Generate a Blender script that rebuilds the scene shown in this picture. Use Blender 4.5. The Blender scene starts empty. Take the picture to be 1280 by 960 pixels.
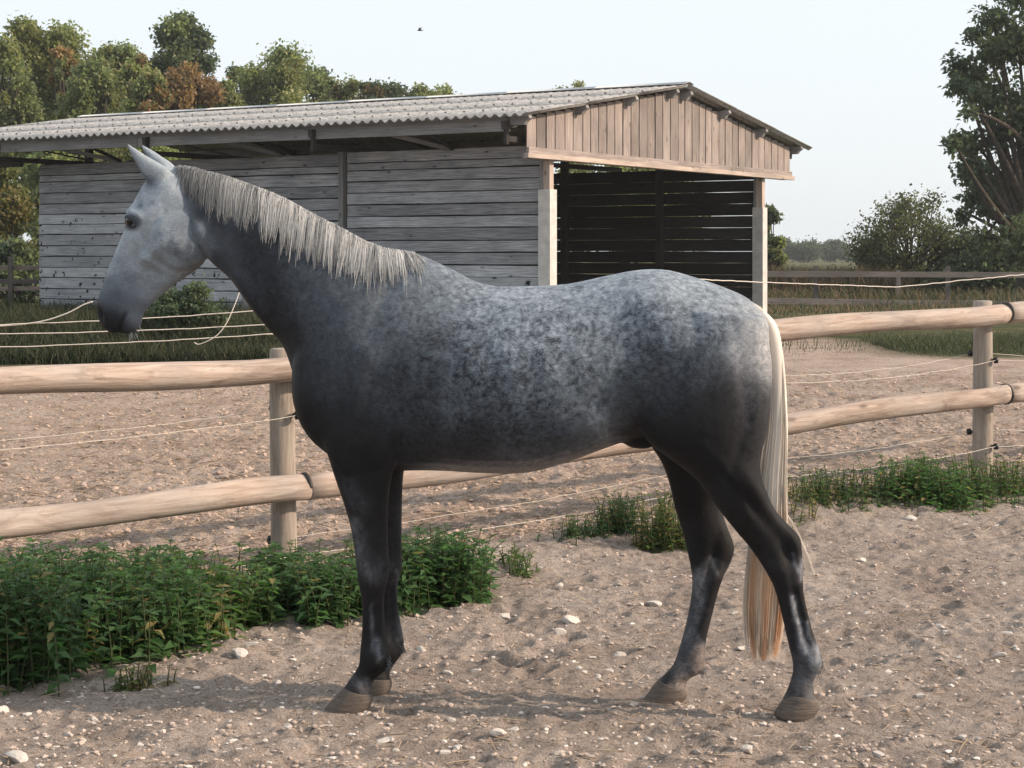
import bpy, math, random
import numpy as np
from mathutils import Vector, Matrix
from mathutils.bvhtree import BVHTree

random.seed(7); rng = np.random.default_rng(11)
S = bpy.context.scene
C = S.collection
R = math.radians

# ------------------------------------------------------------------ camera, sky, sun, exposure
F, CX, HY, CAMH = 2290.0, 640.0, 315.0, 1.66          # focal length in px of the 1280x960 photo, horizon row
cam = bpy.data.cameras.new('camera'); camo = bpy.data.objects.new('camera', cam); C.objects.link(camo)
camo.location = (0, 0, CAMH); camo.rotation_euler = (R(90), 0, 0)
cam.sensor_width = 36.0; cam.lens = F / 1280 * 36; cam.shift_y = -(480 - HY) / 1280
cam.clip_start = 0.1; cam.clip_end = 3000
S.camera = camo
SUN_EL, SUN_AZ = 27.0, 97.0                            # azimuth from +Y towards +X
w = bpy.data.worlds.new('World'); S.world = w; w.use_nodes = True
nt = w.node_tree; bg = nt.nodes['Background']
sky = nt.nodes.new('ShaderNodeTexSky'); sky.sky_type = 'NISHITA'; sky.sun_disc = False
sky.sun_elevation = R(SUN_EL); sky.sun_rotation = R(SUN_AZ)
sky.air_density = 1.0; sky.dust_density = 3.0; sky.ozone_density = 1.5
mx = nt.nodes.new('ShaderNodeMix'); mx.data_type = 'RGBA'; mx.inputs['Factor'].default_value = 0.70
mx.inputs['B'].default_value = (10.4, 11.0, 11.4, 1)      # thin even haze over the clear sky
nt.links.new(sky.outputs[0], mx.inputs['A']); nt.links.new(mx.outputs['Result'], bg.inputs['Color'])
bg.inputs['Strength'].default_value = 0.10
sun = bpy.data.lights.new('sun', 'SUN'); suno = bpy.data.objects.new('sun', sun); C.objects.link(suno)
sun.energy = 5.0; sun.angle = R(0.9); sun.color = (1.0, 0.80, 0.62)
sd = Vector((math.cos(R(SUN_EL)) * math.sin(R(SUN_AZ)), math.cos(R(SUN_EL)) * math.cos(R(SUN_AZ)), math.sin(R(SUN_EL))))
suno.rotation_euler = sd.to_track_quat('Z', 'Y').to_euler(); suno.location = (30, 10, 20)
vs = S.view_settings; vs.view_transform = 'Standard'; vs.look = 'None'; vs.exposure = 0.2; vs.gamma = 1.0
vs.use_curve_mapping = False
S.render.engine = 'CYCLES'

# ------------------------------------------------------------------ helpers
def P(px, py, D):                       # a pixel of the photo at distance D
    return np.array([(px - CX) / F * D, D, CAMH + (HY - py) / F * D])

def tag(o, label=None, cat=None, group=None, kind=None):
    if label: o['label'] = label
    if cat: o['category'] = cat
    if group: o['group'] = group
    if kind: o['kind'] = kind
    return o

def empty(name, loc=(0, 0, 0), rz=0.0):
    o = bpy.data.objects.new(name, None); C.objects.link(o); o.empty_display_size = .2
    o.location = loc; o.rotation_euler = (0, 0, rz); return o

def mesh_np(name, V, Fs, smooth=True):
    """Fs: list of int arrays (n,k)"""
    V = np.asarray(V, dtype=np.float32).reshape(-1, 3)
    me = bpy.data.meshes.new(name)
    me.vertices.add(len(V)); me.vertices.foreach_set('co', V.ravel())
    loops = np.concatenate([np.asarray(f).ravel() for f in Fs]).astype(np.int32)
    tot = np.concatenate([np.full(len(f), np.asarray(f).shape[1]) for f in Fs]).astype(np.int32)
    st = np.concatenate([[0], np.cumsum(tot)[:-1]]).astype(np.int32)
    me.loops.add(len(loops)); me.loops.foreach_set('vertex_index', loops)
    me.polygons.add(len(tot)); me.polygons.foreach_set('loop_start', st); me.polygons.foreach_set('loop_total', tot)
    me.update(calc_edges=True)
    me.validate(); me.polygons.foreach_set('use_smooth', np.full(len(me.polygons), smooth, dtype=bool)); me.update()
    return me

def obj(name, me, mat=None, parent=None, loc=None, rot=None):
    o = bpy.data.objects.new(name, me); C.objects.link(o)
    if mat is not None and len(me.materials) == 0: me.materials.append(mat)
    if parent is not None: o.parent = parent
    if loc is not None: o.location = loc
    if rot is not None: o.rotation_euler = rot
    return o

def set_col(me, name, arr):             # point colour attribute (n,3)
    a = me.color_attributes.new(name, 'FLOAT_COLOR', 'POINT')
    c = np.ones((len(me.vertices), 4), np.float32); c[:, :3] = arr
    a.data.foreach_set('color', c.ravel())

def tubes(PT, RD, n=3, cap=True):
    """PT (m,k,3) polylines, RD (m,k) radii -> verts, faces"""
    PT = np.asarray(PT, float); RD = np.asarray(RD, float)
    m, k, _ = PT.shape
    T = np.gradient(PT, axis=1); T /= np.linalg.norm(T, axis=2, keepdims=True) + 1e-9
    ref = np.where(np.abs(T[:, :1, 2:3]) > .85, np.array([[[1., 0.13, 0.]]]), np.array([[[0., 0., 1.]]]))
    A = np.cross(T, np.broadcast_to(ref, T.shape)); A /= np.linalg.norm(A, axis=2, keepdims=True) + 1e-9
    B = np.cross(T, A)
    th = np.arange(n) * 2 * np.pi / n
    V = PT[:, :, None] + RD[:, :, None, None] * (A[:, :, None] * np.cos(th)[None, None, :, None] + B[:, :, None] * np.sin(th)[None, None, :, None])
    idx = np.arange(m * k * n).reshape(m, k, n)
    a = idx[:, :-1, :]; b = idx[:, 1:, :]
    Q = np.stack([a, np.roll(a, -1, 2), np.roll(b, -1, 2), b], -1).reshape(-1, 4)
    Fs = [Q]
    if cap and n >= 3:
        Fs.append(idx[:, 0, ::-1]); Fs.append(idx[:, -1, :])
    return V.reshape(-1, 3), Fs

def join_parts(parts):
    Vs, Fd, off = [], {}, 0
    for V, Fs in parts:
        V = np.asarray(V).reshape(-1, 3); Vs.append(V)
        for f in Fs:
            f = np.asarray(f)
            if len(f): Fd.setdefault(f.shape[1], []).append(f + off)
        off += len(V)
    return np.concatenate(Vs), [np.concatenate(v) for v in Fd.values()]

_tab = rng.random((256, 256))
def vnoise(x, y):
    x = np.asarray(x, float); y = np.asarray(y, float)
    xi = np.floor(x).astype(int); yi = np.floor(y).astype(int); fx = x - xi; fy = y - yi
    fx = fx * fx * (3 - 2 * fx); fy = fy * fy * (3 - 2 * fy)
    g = lambda a, b: _tab[a % 256, b % 256]
    return (g(xi, yi) * (1 - fx) + g(xi + 1, yi) * fx) * (1 - fy) + (g(xi, yi + 1) * (1 - fx) + g(xi + 1, yi + 1) * fx) * fy - .5
def fbm(x, y, o=4):
    s = 0; a = 1.0
    for i in range(o):
        s = s + a * vnoise(x * 2 ** i + 17.3 * i, y * 2 ** i + 9.1 * i); a *= .5
    return s
def sstep(a, b, x):
    t = np.clip((x - a) / (b - a), 0, 1); return t * t * (3 - 2 * t)

# ------------------------------------------------------------------ material helpers
def mat_new(name):
    m = bpy.data.materials.new(name); m.use_nodes = True
    return m, m.node_tree.nodes, m.node_tree.links, m.node_tree.nodes['Principled BSDF']
def N(nodes, typ, **kw):
    n = nodes.new(typ)
    for k, v in kw.items():
        if k in n.inputs: n.inputs[k].default_value = v
        else: setattr(n, k, v)
    return n
def ramp(nodes, stops, interp='LINEAR'):
    r = nodes.new('ShaderNodeValToRGB'); r.color_ramp.interpolation = interp
    el = r.color_ramp.elements
    while len(el) < len(stops): el.new(.5)
    for e, (p, c) in zip(el, stops):
        e.position = p; e.color = (*c, 1) if len(c) == 3 else c
    return r
def mixc(nodes, links, fac, a, b, bt='MIX'):
    m = nodes.new('ShaderNodeMix'); m.data_type = 'RGBA'; m.blend_type = bt
    for sock, v in (('Factor', fac), ('A', a), ('B', b)):
        if hasattr(v, 'is_output') or hasattr(v, 'links'): links.new(v, m.inputs[sock])
        elif sock == 'Factor': m.inputs[sock].default_value = v
        else: m.inputs[sock].default_value = (*v, 1)
    return m.outputs['Result']
def math_n(nodes, links, op, a, b=0.0, clamp=False):
    m = nodes.new('ShaderNodeMath'); m.operation = op; m.use_clamp = clamp
    for i, v in enumerate((a, b)):
        if hasattr(v, 'links'): links.new(v, m.inputs[i])
        else: m.inputs[i].default_value = v
    return m.outputs[0]

def wood(name, c1, c2, c3, grain=(1.0, 26, 26), rough=.85, blotch=None, knots=True, bump=.35, vary=.25, bark=False):
    """weathered wood: grain runs along local X; blotch = colour of peeling stain patches"""
    m, n, l, bs = mat_new(name)
    tc = N(n, 'ShaderNodeTexCoord'); oi = N(n, 'ShaderNodeObjectInfo')
    add = n.new('ShaderNodeVectorMath'); add.operation = 'ADD'
    mul = n.new('ShaderNodeVectorMath'); mul.operation = 'SCALE'; mul.inputs['Scale'].default_value = 37.0
    cmb = n.new('ShaderNodeCombineXYZ')
    for i in range(3): l.new(oi.outputs['Random'], cmb.inputs[i])
    l.new(cmb.outputs[0], mul.inputs[0]); l.new(tc.outputs['Object'], add.inputs[0]); l.new(mul.outputs[0], add.inputs[1])
    mp = N(n, 'ShaderNodeMapping'); mp.inputs['Scale'].default_value = grain; l.new(add.outputs[0], mp.inputs[0])
    g = N(n, 'ShaderNodeTexNoise', Scale=2.2, Detail=6.0, Roughness=.65, Distortion=.6); l.new(mp.outputs[0], g.inputs['Vector'])
    r = ramp(n, [(.25, c1), (.5, c2), (.72, c3)]); l.new(g.outputs['Fac'], r.inputs[0])
    big = N(n, 'ShaderNodeTexNoise', Scale=1.1, Detail=3.0); l.new(add.outputs[0], big.inputs['Vector'])
    rb = ramp(n, [(.3, (.72, .72, .72)), (.7, (1.12, 1.1, 1.08))]); l.new(big.outputs['Fac'], rb.inputs[0])
    col = mixc(n, l, 1.0, r.outputs[0], rb.outputs[0], 'MULTIPLY')
    rv = ramp(n, [(0, (1 - vary,) * 3), (1, (1 + vary,) * 3)]); l.new(oi.outputs['Random'], rv.inputs[0])
    col = mixc(n, l, 1.0, col, rv.outputs[0], 'MULTIPLY')
    if knots:
        mk = N(n, 'ShaderNodeMapping'); mk.inputs['Scale'].default_value = (2.6, 6.5, 6.5); l.new(add.outputs[0], mk.inputs[0])
        v = N(n, 'ShaderNodeTexVoronoi', Scale=1.0); l.new(mk.outputs[0], v.inputs['Vector'])
        rk = ramp(n, [(.06, (1, 1, 1)), (.15, (0, 0, 0))]); l.new(v.outputs['Distance'], rk.inputs[0])
        col = mixc(n, l, math_n(n, l, 'MULTIPLY', rk.outputs[0], .75), col, tuple(x * .33 for x in c1))
    if bark:
        k1 = N(n, 'ShaderNodeTexNoise', Scale=5.0, Detail=7.0, Roughness=.7, Distortion=1.2)
        mb = N(n, 'ShaderNodeMapping'); mb.inputs['Scale'].default_value = (.55, 1.5, 1.5); l.new(add.outputs[0], mb.inputs[0]); l.new(mb.outputs[0], k1.inputs['Vector'])
        q1 = ramp(n, [(.52, (0, 0, 0)), (.66, (1, 1, 1))]); l.new(k1.outputs['Fac'], q1.inputs[0])
        col = mixc(n, l, math_n(n, l, 'MULTIPLY', q1.outputs[0], .7), col, tuple(x * .75 for x in c1))
        k2 = N(n, 'ShaderNodeTexNoise', Scale=2.3, Detail=4.0); l.new(add.outputs[0], k2.inputs['Vector'])
        q2 = ramp(n, [(.45, (0, 0, 0)), (.7, (1, 1, 1))]); l.new(k2.outputs['Fac'], q2.inputs[0])
        col = mixc(n, l, math_n(n, l, 'MULTIPLY', q2.outputs[0], .5), col, (.33, .31, .29))
    if blotch:
        bn = N(n, 'ShaderNodeTexNoise', Scale=6.5, Detail=5.0, Roughness=.62); l.new(add.outputs[0], bn.inputs['Vector'])
        rr = ramp(n, [(.61, (0, 0, 0)), (.64, (1, 1, 1))]); l.new(bn.outputs['Fac'], rr.inputs[0])
        col = mixc(n, l, rr.outputs[0], col, blotch)
    l.new(col, bs.inputs['Base Color']); bs.inputs['Roughness'].default_value = rough
    bs.inputs['Specular IOR Level'].default_value = .25
    b = N(n, 'ShaderNodeBump', Strength=bump, Distance=.01); l.new(g.outputs['Fac'], b.inputs['Height']); l.new(b.outputs[0], bs.inputs['Normal'])
    return m

M = {}
M['board'] = wood('weathered_board', (.10, .105, .116), (.29, .30, .32), (.47, .485, .51), vary=.34)  # board greys shifted towards the blue cast of shade
M['board_stain'] = wood('peeling_board', (.18, .188, .205), (.39, .405, .43), (.53, .545, .57), blotch=(.012, .012, .014))
M['gable'] = wood('pine_plank', (.12, .098, .09), (.25, .215, .20), (.36, .32, .30), vary=.28)
M['beam_pale'] = wood('pale_pine', (.30, .235, .20), (.43, .36, .315), (.52, .445, .40), vary=.08)
M['beam_grey'] = wood('grey_beam', (.14, .14, .142), (.24, .24, .245), (.33, .33, .335), vary=.12)
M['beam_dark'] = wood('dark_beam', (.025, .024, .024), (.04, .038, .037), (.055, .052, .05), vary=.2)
M['inner'] = wood('dark_board', (.014, .014, .015), (.024, .024, .025), (.034, .034, .035), vary=.35)  # interior shade put into the colour, near-black against bounced light
M['pole'] = wood('peeled_pole', (.22, .155, .12), (.42, .33, .275), (.55, .47, .41), grain=(1.5, 18, 18), rough=.8, vary=.08, bump=.6, bark=True)
M['post'] = wood('fence_post', (.19, .16, .13), (.33, .28, .235), (.43, .375, .32), grain=(1.0, 14, 14), rough=.85, vary=.15, bump=.6, bark=True)
M['greyrail'] = wood('grey_rail', (.08, .072, .068), (.14, .128, .12), (.20, .185, .175), vary=.2)

def plain(name, col, rough=.7, spec=.3, nscale=None, namp=.25, metal=0.0, bump=0.0):
    m, n, l, bs = mat_new(name)
    bs.inputs['Roughness'].default_value = rough; bs.inputs['Specular IOR Level'].default_value = spec; bs.inputs['Metallic'].default_value = metal
    if nscale:
        tc = N(n, 'ShaderNodeTexCoord'); t = N(n, 'ShaderNodeTexNoise', Scale=nscale, Detail=5.0, Roughness=.6); l.new(tc.outputs['Object'], t.inputs['Vector'])
        r = ramp(n, [(.3, tuple(c * (1 - namp) for c in col)), (.7, tuple(min(1, c * (1 + namp)) for c in col))]); l.new(t.outputs['Fac'], r.inputs[0])
        l.new(r.outputs[0], bs.inputs['Base Color'])
        if bump:
            b = N(n, 'ShaderNodeBump', Strength=bump, Distance=.02); l.new(t.outputs['Fac'], b.inputs['Height']); l.new(b.outputs[0], bs.inputs['Normal'])
    else: bs.inputs['Base Color'].default_value = (*col, 1)
    return m
M['sleeve'] = plain('concrete_sleeve', (.50, .48, .46), .85, .2, 7, .18, bump=.2)
M['ridge'] = plain('pale_ridge_metal', (.46, .48, .49), .75, .4, 4, .12)
M['wire'] = plain('white_fence_cord', (.72, .66, .58), .7, .3)
M['band'] = plain('rusty_band', (.035, .028, .025), .6, .4)
M['insul'] = plain('black_plastic', (.012, .012, .013), .45, .4)
M['eye'] = plain('eye_black', (.002, .002, .002), .06, .35)
M['bird'] = plain('bird_dark', (.015, .015, .017), .8, .2)
M['stone'] = plain('pale_stone', (.60, .55, .50), .9, .2, 14, .3, bump=.5)
M['clod'] = plain('soil_clod', (.42, .345, .295), .95, .1, 9, .35, bump=.4)
M['clod2'] = plain('paddock_clod', (.42, .32, .26), .95, .1, 9, .35, bump=.4)
M['bark'] = plain('bark', (.06, .05, .042), .95, .1, 8, .4)

def roof_mat():
    m, n, l, bs = mat_new('fibre_cement')
    tc = N(n, 'ShaderNodeTexCoord')
    t = N(n, 'ShaderNodeTexNoise', Scale=9.0, Detail=8.0, Roughness=.75); l.new(tc.outputs['Object'], t.inputs['Vector'])
    r = ramp(n, [(.3, (.13, .13, .13)), (.48, (.30, .30, .30)), (.7, (.48, .48, .475))]); l.new(t.outputs['Fac'], r.inputs[0])
    t2 = N(n, 'ShaderNodeTexNoise', Scale=42.0, Detail=4.0, Roughness=.8); l.new(tc.outputs['Object'], t2.inputs['Vector'])
    r2 = ramp(n, [(.36, (.45, .45, .45)), (.55, (1.1, 1.1, 1.1))]); l.new(t2.outputs['Fac'], r2.inputs[0])
    col = mixc(n, l, 1.0, r.outputs[0], r2.outputs[0], 'MULTIPLY')
    t3 = N(n, 'ShaderNodeTexNoise', Scale=1.3, Detail=3.0); l.new(tc.outputs['Object'], t3.inputs['Vector'])
    r3 = ramp(n, [(.66, (0, 0, 0)), (.72, (1, 1, 1))]); l.new(t3.outputs['Fac'], r3.inputs[0])
    col = mixc(n, l, math_n(n, l, 'MULTIPLY', r3.outputs[0], .35), col, (.30, .16, .10))
    l.new(col, bs.inputs['Base Color']); bs.inputs['Roughness'].default_value = .9
    b = N(n, 'ShaderNodeBump', Strength=.4, Distance=.01); l.new(t2.outputs['Fac'], b.inputs['Height']); l.new(b.outputs[0], bs.inputs['Normal'])
    return m
M['roof'] = roof_mat()

def leaf_mat(name, trans=.45, rough=.5, spec=.35):
    m, n, l, bs = mat_new(name)
    at = N(n, 'ShaderNodeAttribute'); at.attribute_name = 'leaf'
    l.new(at.outputs['Color'], bs.inputs['Base Color']); bs.inputs['Roughness'].default_value = rough
    bs.inputs['Specular IOR Level'].default_value = spec
    tr = N(n, 'ShaderNodeBsdfTranslucent'); hs = N(n, 'ShaderNodeHueSaturation', Saturation=1.15, Value=1.5); l.new(at.outputs['Color'], hs.inputs['Color'])
    l.new(hs.outputs[0], tr.inputs['Color'])
    mxs = N(n, 'ShaderNodeMixShader'); mxs.inputs[0].default_value = trans
    l.new(bs.outputs[0], mxs.inputs[1]); l.new(tr.outputs[0], mxs.inputs[2])
    l.new(mxs.outputs[0], n['Material Output'].inputs['Surface'])
    return m
M['leaf'] = leaf_mat('foliage')
M['straw'] = leaf_mat('dry_stalks', .15, .8, .2)

# ------------------------------------------------------------------ ground
FA, FB = np.array([-1.183, 9.5]), np.array([3.235, 12.6])       # two near-fence posts (x, y)
fdir = (FB - FA) / np.linalg.norm(FB - FA); fnor = np.array([-fdir[1], fdir[0]])   # fnor points away from the camera
def base_z(x, y):
    return .12 * sstep(9.3, 12.8, y) + .10 * sstep(14, 30, y)
HOOF = []                                                        # filled below: flattened spots
def hoofs():
    pts = []
    for px, py in ((432, 889), (462, 867), (992, 896), (832, 877)):
        D = F * CAMH / (py - HY); pts.append(((px - CX) / F * D, D))
    return pts
_dr = np.random.default_rng(5)
DENT = np.stack([_dr.uniform(-2.6, 4.2, 420), 5.4 + 7.5 * _dr.random(420) ** 1.2, _dr.uniform(.045, .085, 420), _dr.uniform(.012, .03, 420)], -1)
def dents(x, y):
    out = np.zeros(np.shape(x)); x = np.asarray(x, float); y = np.asarray(y, float)
    if x.ndim == 0:
        q = ((x - DENT[:, 0]) ** 2 + (y - DENT[:, 1]) ** 2) / DENT[:, 2] ** 2
        return float((DENT[:, 3] * (-np.exp(-q * q) + .45 * np.exp(-((np.sqrt(q) - 1.35) / .3) ** 2))).sum())
    if x.ndim == 2:
        for a, b, r, d in DENT:
            i0, i1 = np.searchsorted(x[0], (a - 2.6 * r, a + 2.6 * r)); j0, j1 = np.searchsorted(y[:, 0], (b - 2.6 * r, b + 2.6 * r))
            q = ((x[j0:j1, i0:i1] - a) ** 2 + (y[j0:j1, i0:i1] - b) ** 2) / r ** 2
            out[j0:j1, i0:i1] += d * (-np.exp(-q * q) + .45 * np.exp(-((np.sqrt(q) - 1.35) / .3) ** 2))
        return out
    for a, b, r, d in DENT:
        q = ((x - a) ** 2 + (y - b) ** 2) / r ** 2; out += d * (-np.exp(-q * q) + .45 * np.exp(-((np.sqrt(q) - 1.35) / .3) ** 2))
    return out
def gz(x, y):
    x = np.asarray(x, float); y = np.asarray(y, float)
    d = (x - FA[0]) * fnor[0] + (y - FA[1]) * fnor[1]            # signed distance beyond the fence line
    pad = sstep(-.5, .3, d)
    near = 1 - sstep(16, 30, y)
    z = base_z(x, y)
    rel = .045 * fbm(x * .9, y * .9, 3)
    tr = .024 * fbm(x * 4.3 + 5, y * 4.3, 5) + .022 * fbm(x * 9 + 2, y * 11, 3) + .020 * np.maximum(fbm(x * 19 + 9, y * 21, 2), -.12) + dents(x, y) * .8 - .02 * np.maximum(0, vnoise(x * 3.1 + 40, y * 5.2) - .12) * 2
    tr = tr + .012 * np.abs(fbm(x * 13, y * 15, 2))
    ch = .06 * np.abs(fbm(x * 5.5 + 3, y * 5.5 + 8, 4)) + .03 * fbm(x * 12, y * 12, 3)
    v = (rel * .6 + tr * (1 - pad) + ch * pad) * near
    h = np.zeros_like(v)
    for hx, hy in hoofs():
        h = np.maximum(h, np.exp(-(((x - hx) / .13) ** 2 + ((y - hy) / .1) ** 2)))
    bank = .05 * np.exp(-((d + .3) / .35) ** 2) * near
    return z + (v + bank) * (1 - h)

def axis(lo, a, b, hi, st, g):
    c = list(np.arange(a, b, st)); r = []; s = st; x = b
    while x < hi: r.append(x); s *= g; x += s
    l_ = []; s = st; x = a - st
    while x > lo: l_.append(x); s *= g; x -= s
    return np.array(l_[::-1] + c + r + [hi])
gx = axis(-420, -2.6, 3.9, 420, .0185, 1.055); gy = axis(-30, 5.6, 13.6, 620, .0185, 1.035)
GX, GY = np.meshgrid(gx, gy)
GZ = gz(GX, GY)
V = np.stack([GX, GY, GZ], -1).reshape(-1, 3)
idx = np.arange(V.shape[0]).reshape(GX.shape)
Q = np.stack([idx[:-1, :-1], idx[:-1, 1:], idx[1:, 1:], idx[1:, :-1]], -1).reshape(-1, 4)
gme = mesh_np('ground', V, [Q])
dd = (V[:, 0] - FA[0]) * fnor[0] + (V[:, 1] - FA[1]) * fnor[1]
pad = sstep(-.45, .25, dd + .35 * fbm(V[:, 0] * 1.7, V[:, 1] * 1.7, 3))
field = sstep(23.2, 24.6, V[:, 1] + 1.5 * vnoise(V[:, 0] * .6, V[:, 1] * .6)) * sstep(2.5, -.5, V[:, 0]) + sstep(24.7, 26.0, V[:, 1] + .9 * vnoise(V[:, 0] * 1.1, V[:, 1] * 1.1)) * sstep(4.6, 6.2, V[:, 0]) + sstep(29, 33, V[:, 1])
set_col(gme, 'zone', np.stack([pad, np.clip(field, 0, 1), np.zeros(len(pad))], -1))
def ground_mat():
    m, n, l, bs = mat_new('sandy_soil')
    tc = N(n, 'ShaderNodeTexCoord'); at = N(n, 'ShaderNodeAttribute'); at.attribute_name = 'zone'
    sp = N(n, 'ShaderNodeSeparateColor'); l.new(at.outputs['Color'], sp.inputs[0])
    a = N(n, 'ShaderNodeTexNoise', Scale=1.6, Detail=6.0, Roughness=.6); l.new(tc.outputs['Object'], a.inputs['Vector'])
    b_ = N(n, 'ShaderNodeTexNoise', Scale=26.0, Detail=8.0, Roughness=.72); l.new(tc.outputs['Object'], b_.inputs['Vector'])
    c_ = N(n, 'ShaderNodeTexNoise', Scale=120.0, Detail=4.0, Roughness=.7); l.new(tc.outputs['Object'], c_.inputs['Vector'])
    tr = ramp(n, [(.3, (.345, .28, .24)), (.52, (.46, .385, .335)), (.75, (.55, .475, .425))]); l.new(a.outputs['Fac'], tr.inputs[0])
    pr = ramp(n, [(.3, (.36, .275, .225)), (.5, (.49, .39, .33)), (.75, (.57, .475, .41))]); l.new(a.outputs['Fac'], pr.inputs[0])
    col = mixc(n, l, sp.outputs[0], tr.outputs[0], pr.outputs[0])
    fr = ramp(n, [(.35, (.045, .06, .022)), (.55, (.10, .10, .045)), (.75, (.26, .21, .13))]); l.new(a.outputs['Fac'], fr.inputs[0])
    col = mixc(n, l, sp.outputs[1], col, fr.outputs[0])
    r2 = ramp(n, [(.34, (.52, .49, .46)), (.47, (.98, .97, .96)), (.62, (1.12, 1.12, 1.12)), (.72, (1.35, 1.35, 1.35))]); l.new(b_.outputs['Fac'], r2.inputs[0])
    col = mixc(n, l, 1.0, col, r2.outputs[0], 'MULTIPLY')
    r3 = ramp(n, [(.33, (.55, .53, .51)), (.48, (1, 1, 1)), (.7, (1.2, 1.2, 1.2))]); l.new(c_.outputs['Fac'], r3.inputs[0])
    col = mixc(n, l, 1.0, col, r3.outputs[0], 'MULTIPLY')
    l.new(col, bs.inputs['Base Color']); bs.inputs['Roughness'].default_value = .95; bs.inputs['Specular IOR Level'].default_value = .1
    b1 = N(n, 'ShaderNodeBump', Strength=1.0, Distance=.05); l.new(b_.outputs['Fac'], b1.inputs['Height'])
    b2 = N(n, 'ShaderNodeBump', Strength=.9, Distance=.014); l.new(c_.outputs['Fac'], b2.inputs['Height']); l.new(b1.outputs[0], b2.inputs['Normal'])
    l.new(b2.outputs[0], bs.inputs['Normal'])
    return m
M['ground'] = ground_mat()
tag(obj('ground', gme, M['ground']), kind='structure')

# ------------------------------------------------------------------ boards
def board_mesh(L, H, T, seg=6, wob=.006, bev=.004):
    """board along X (0..L), height Z (0..H), thickness Y (-T/2..T/2), slightly uneven edges"""
    xs = np.linspace(0, L, seg + 1)
    V = []
    for i, x in enumerate(xs):
        a, b = random.uniform(-wob, wob), random.uniform(-wob, wob); t = random.uniform(-wob, wob) * .6
        V += [(x, -T / 2 + t, a + bev), (x, -T / 2 + bev + t, a), (x, T / 2 + t, a), (x, T / 2 + t, H + b), (x, -T / 2 + bev + t, H + b), (x, -T / 2 + t, H + b - bev)]
    V = np.array(V); n = 6
    idx = np.arange(len(V)).reshape(seg + 1, n)
    a = idx[:-1]; b = idx[1:]
    Q = np.stack([a, b, np.roll(b, -1, 1), np.roll(a, -1, 1)], -1).reshape(-1, 4)
    return mesh_np('board', V, [Q, idx[:1], idx[-1:, ::-1]], smooth=False)
def box_np(x0, x1, y0, y1, z0, z1):
    V = np.array([(x, y, z) for x in (x0, x1) for y in (y0, y1) for z in (z0, z1)])
    Q = np.array([[0, 1, 3, 2], [4, 6, 7, 5], [0, 4, 5, 1], [2, 3, 7, 6], [0, 2, 6, 4], [1, 5, 7, 3]])
    return V, [Q]
def bar(name, a, b, wy, wz, mat, parent, seg=5, wob=.004):
    """a beam between two local points, grain along it"""
    a = Vector(a); b = Vector(b); d = b - a
    me = board_mesh(d.length, wz, wy, seg, wob)
    me.transform(Matrix.Translation((0, 0, -wz / 2)))
    o = obj(name, me, mat, parent)
    x = d.normalized(); up = Vector((0, 0, 1)) if abs(x.z) < .95 else Vector((0, 1, 0))
    y = up.cross(x).normalized(); z = x.cross(y)
    o.matrix_local = Matrix.Translation(a) @ Matrix((x, y, z)).transposed().to_4x4()
    return o

# ------------------------------------------------------------------ barn
A_ = 32.5; BD = 28.5; BZ = .21
barn = empty('open_barn', ((685 - CX) / F * BD, BD, BZ), -R(A_))
tag(barn, 'long open-sided barn of grey weathered boards under a corrugated roof', 'barn')
WT = 3.34 - BZ                      # wall top
EZ, RZ = 3.70 - BZ, 4.52 - BZ       # eave and ridge
YE0, YR, YE1 = -1.35, 3.98, 9.35    # eave front, ridge, eave back
XR, XL = .42, -14.3                 # roof ends
def roof_z(y): return RZ - (RZ - EZ) * abs(y - YR) / (YR - YE0 if y < YR else YE1 - YR)

# front long wall, two bays of horizontal boards
def wall_run(x0, x1, y, z0, z1, pitch, gap, mat, mat_low=None, T=.03, zlow=1.4, stag=None):
    backing = obj('gap_backing', mesh_np('gap_backing', *box_np(x0, x1 - .03, .055, .065, .05, WT - .06), smooth=False), M['inner'], barn)  # dark sheet added behind the boards so the gaps read as shade
    z = z1
    k = 0
    while z > z0 + .02:
        h = pitch * random.uniform(.93, 1.07)
        if k == 1 and stag: h = stag
        zb = max(z - h, z0)
        cuts = [x0, x1]
        if (x1 - x0) > 5: cuts = [x0, x0 + (x1 - x0) * (.5 + .02 * random.uniform(-1, 1)), x1]
        for c0, c1 in zip(cuts[:-1], cuts[1:]):
            me = board_mesh(c1 - c0 - .006, z - zb - gap, T, 7, .005)
            o = obj('board', me, mat_low if (mat_low and z < zlow + BZ) else mat, backing, loc=(c0 + .003, y + random.uniform(-.008, .008), zb))
            o.rotation_euler = (R(random.uniform(-2.5, 1.0)), R(random.uniform(-.12, .12)), 0)
        z = zb; k += 1
wall_run(-3.92, -.08, 0, .06, WT, .197, .017, M['board'], M['board_stain'], zlow=.9, stag=.13)
wall_run(-11.25, -4.10, .03, .06, WT - .03, .20, .016, M['board'], M['board_stain'], zlow=2.1, stag=.12)
# dark backing rails behind the joints (frame of the wall)
for x in (-2.0, -6.4, -8.9, -11.1):
    bar('stud', (x, .12, .02), (x, .12, WT - .02), .09, .09, M['beam_dark'], barn, 2)
bar('wall_post', (-4.01, -.015, .02), (-4.01, -.015, WT + .0), .10, .13, M['beam_grey'], barn, 4)
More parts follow.
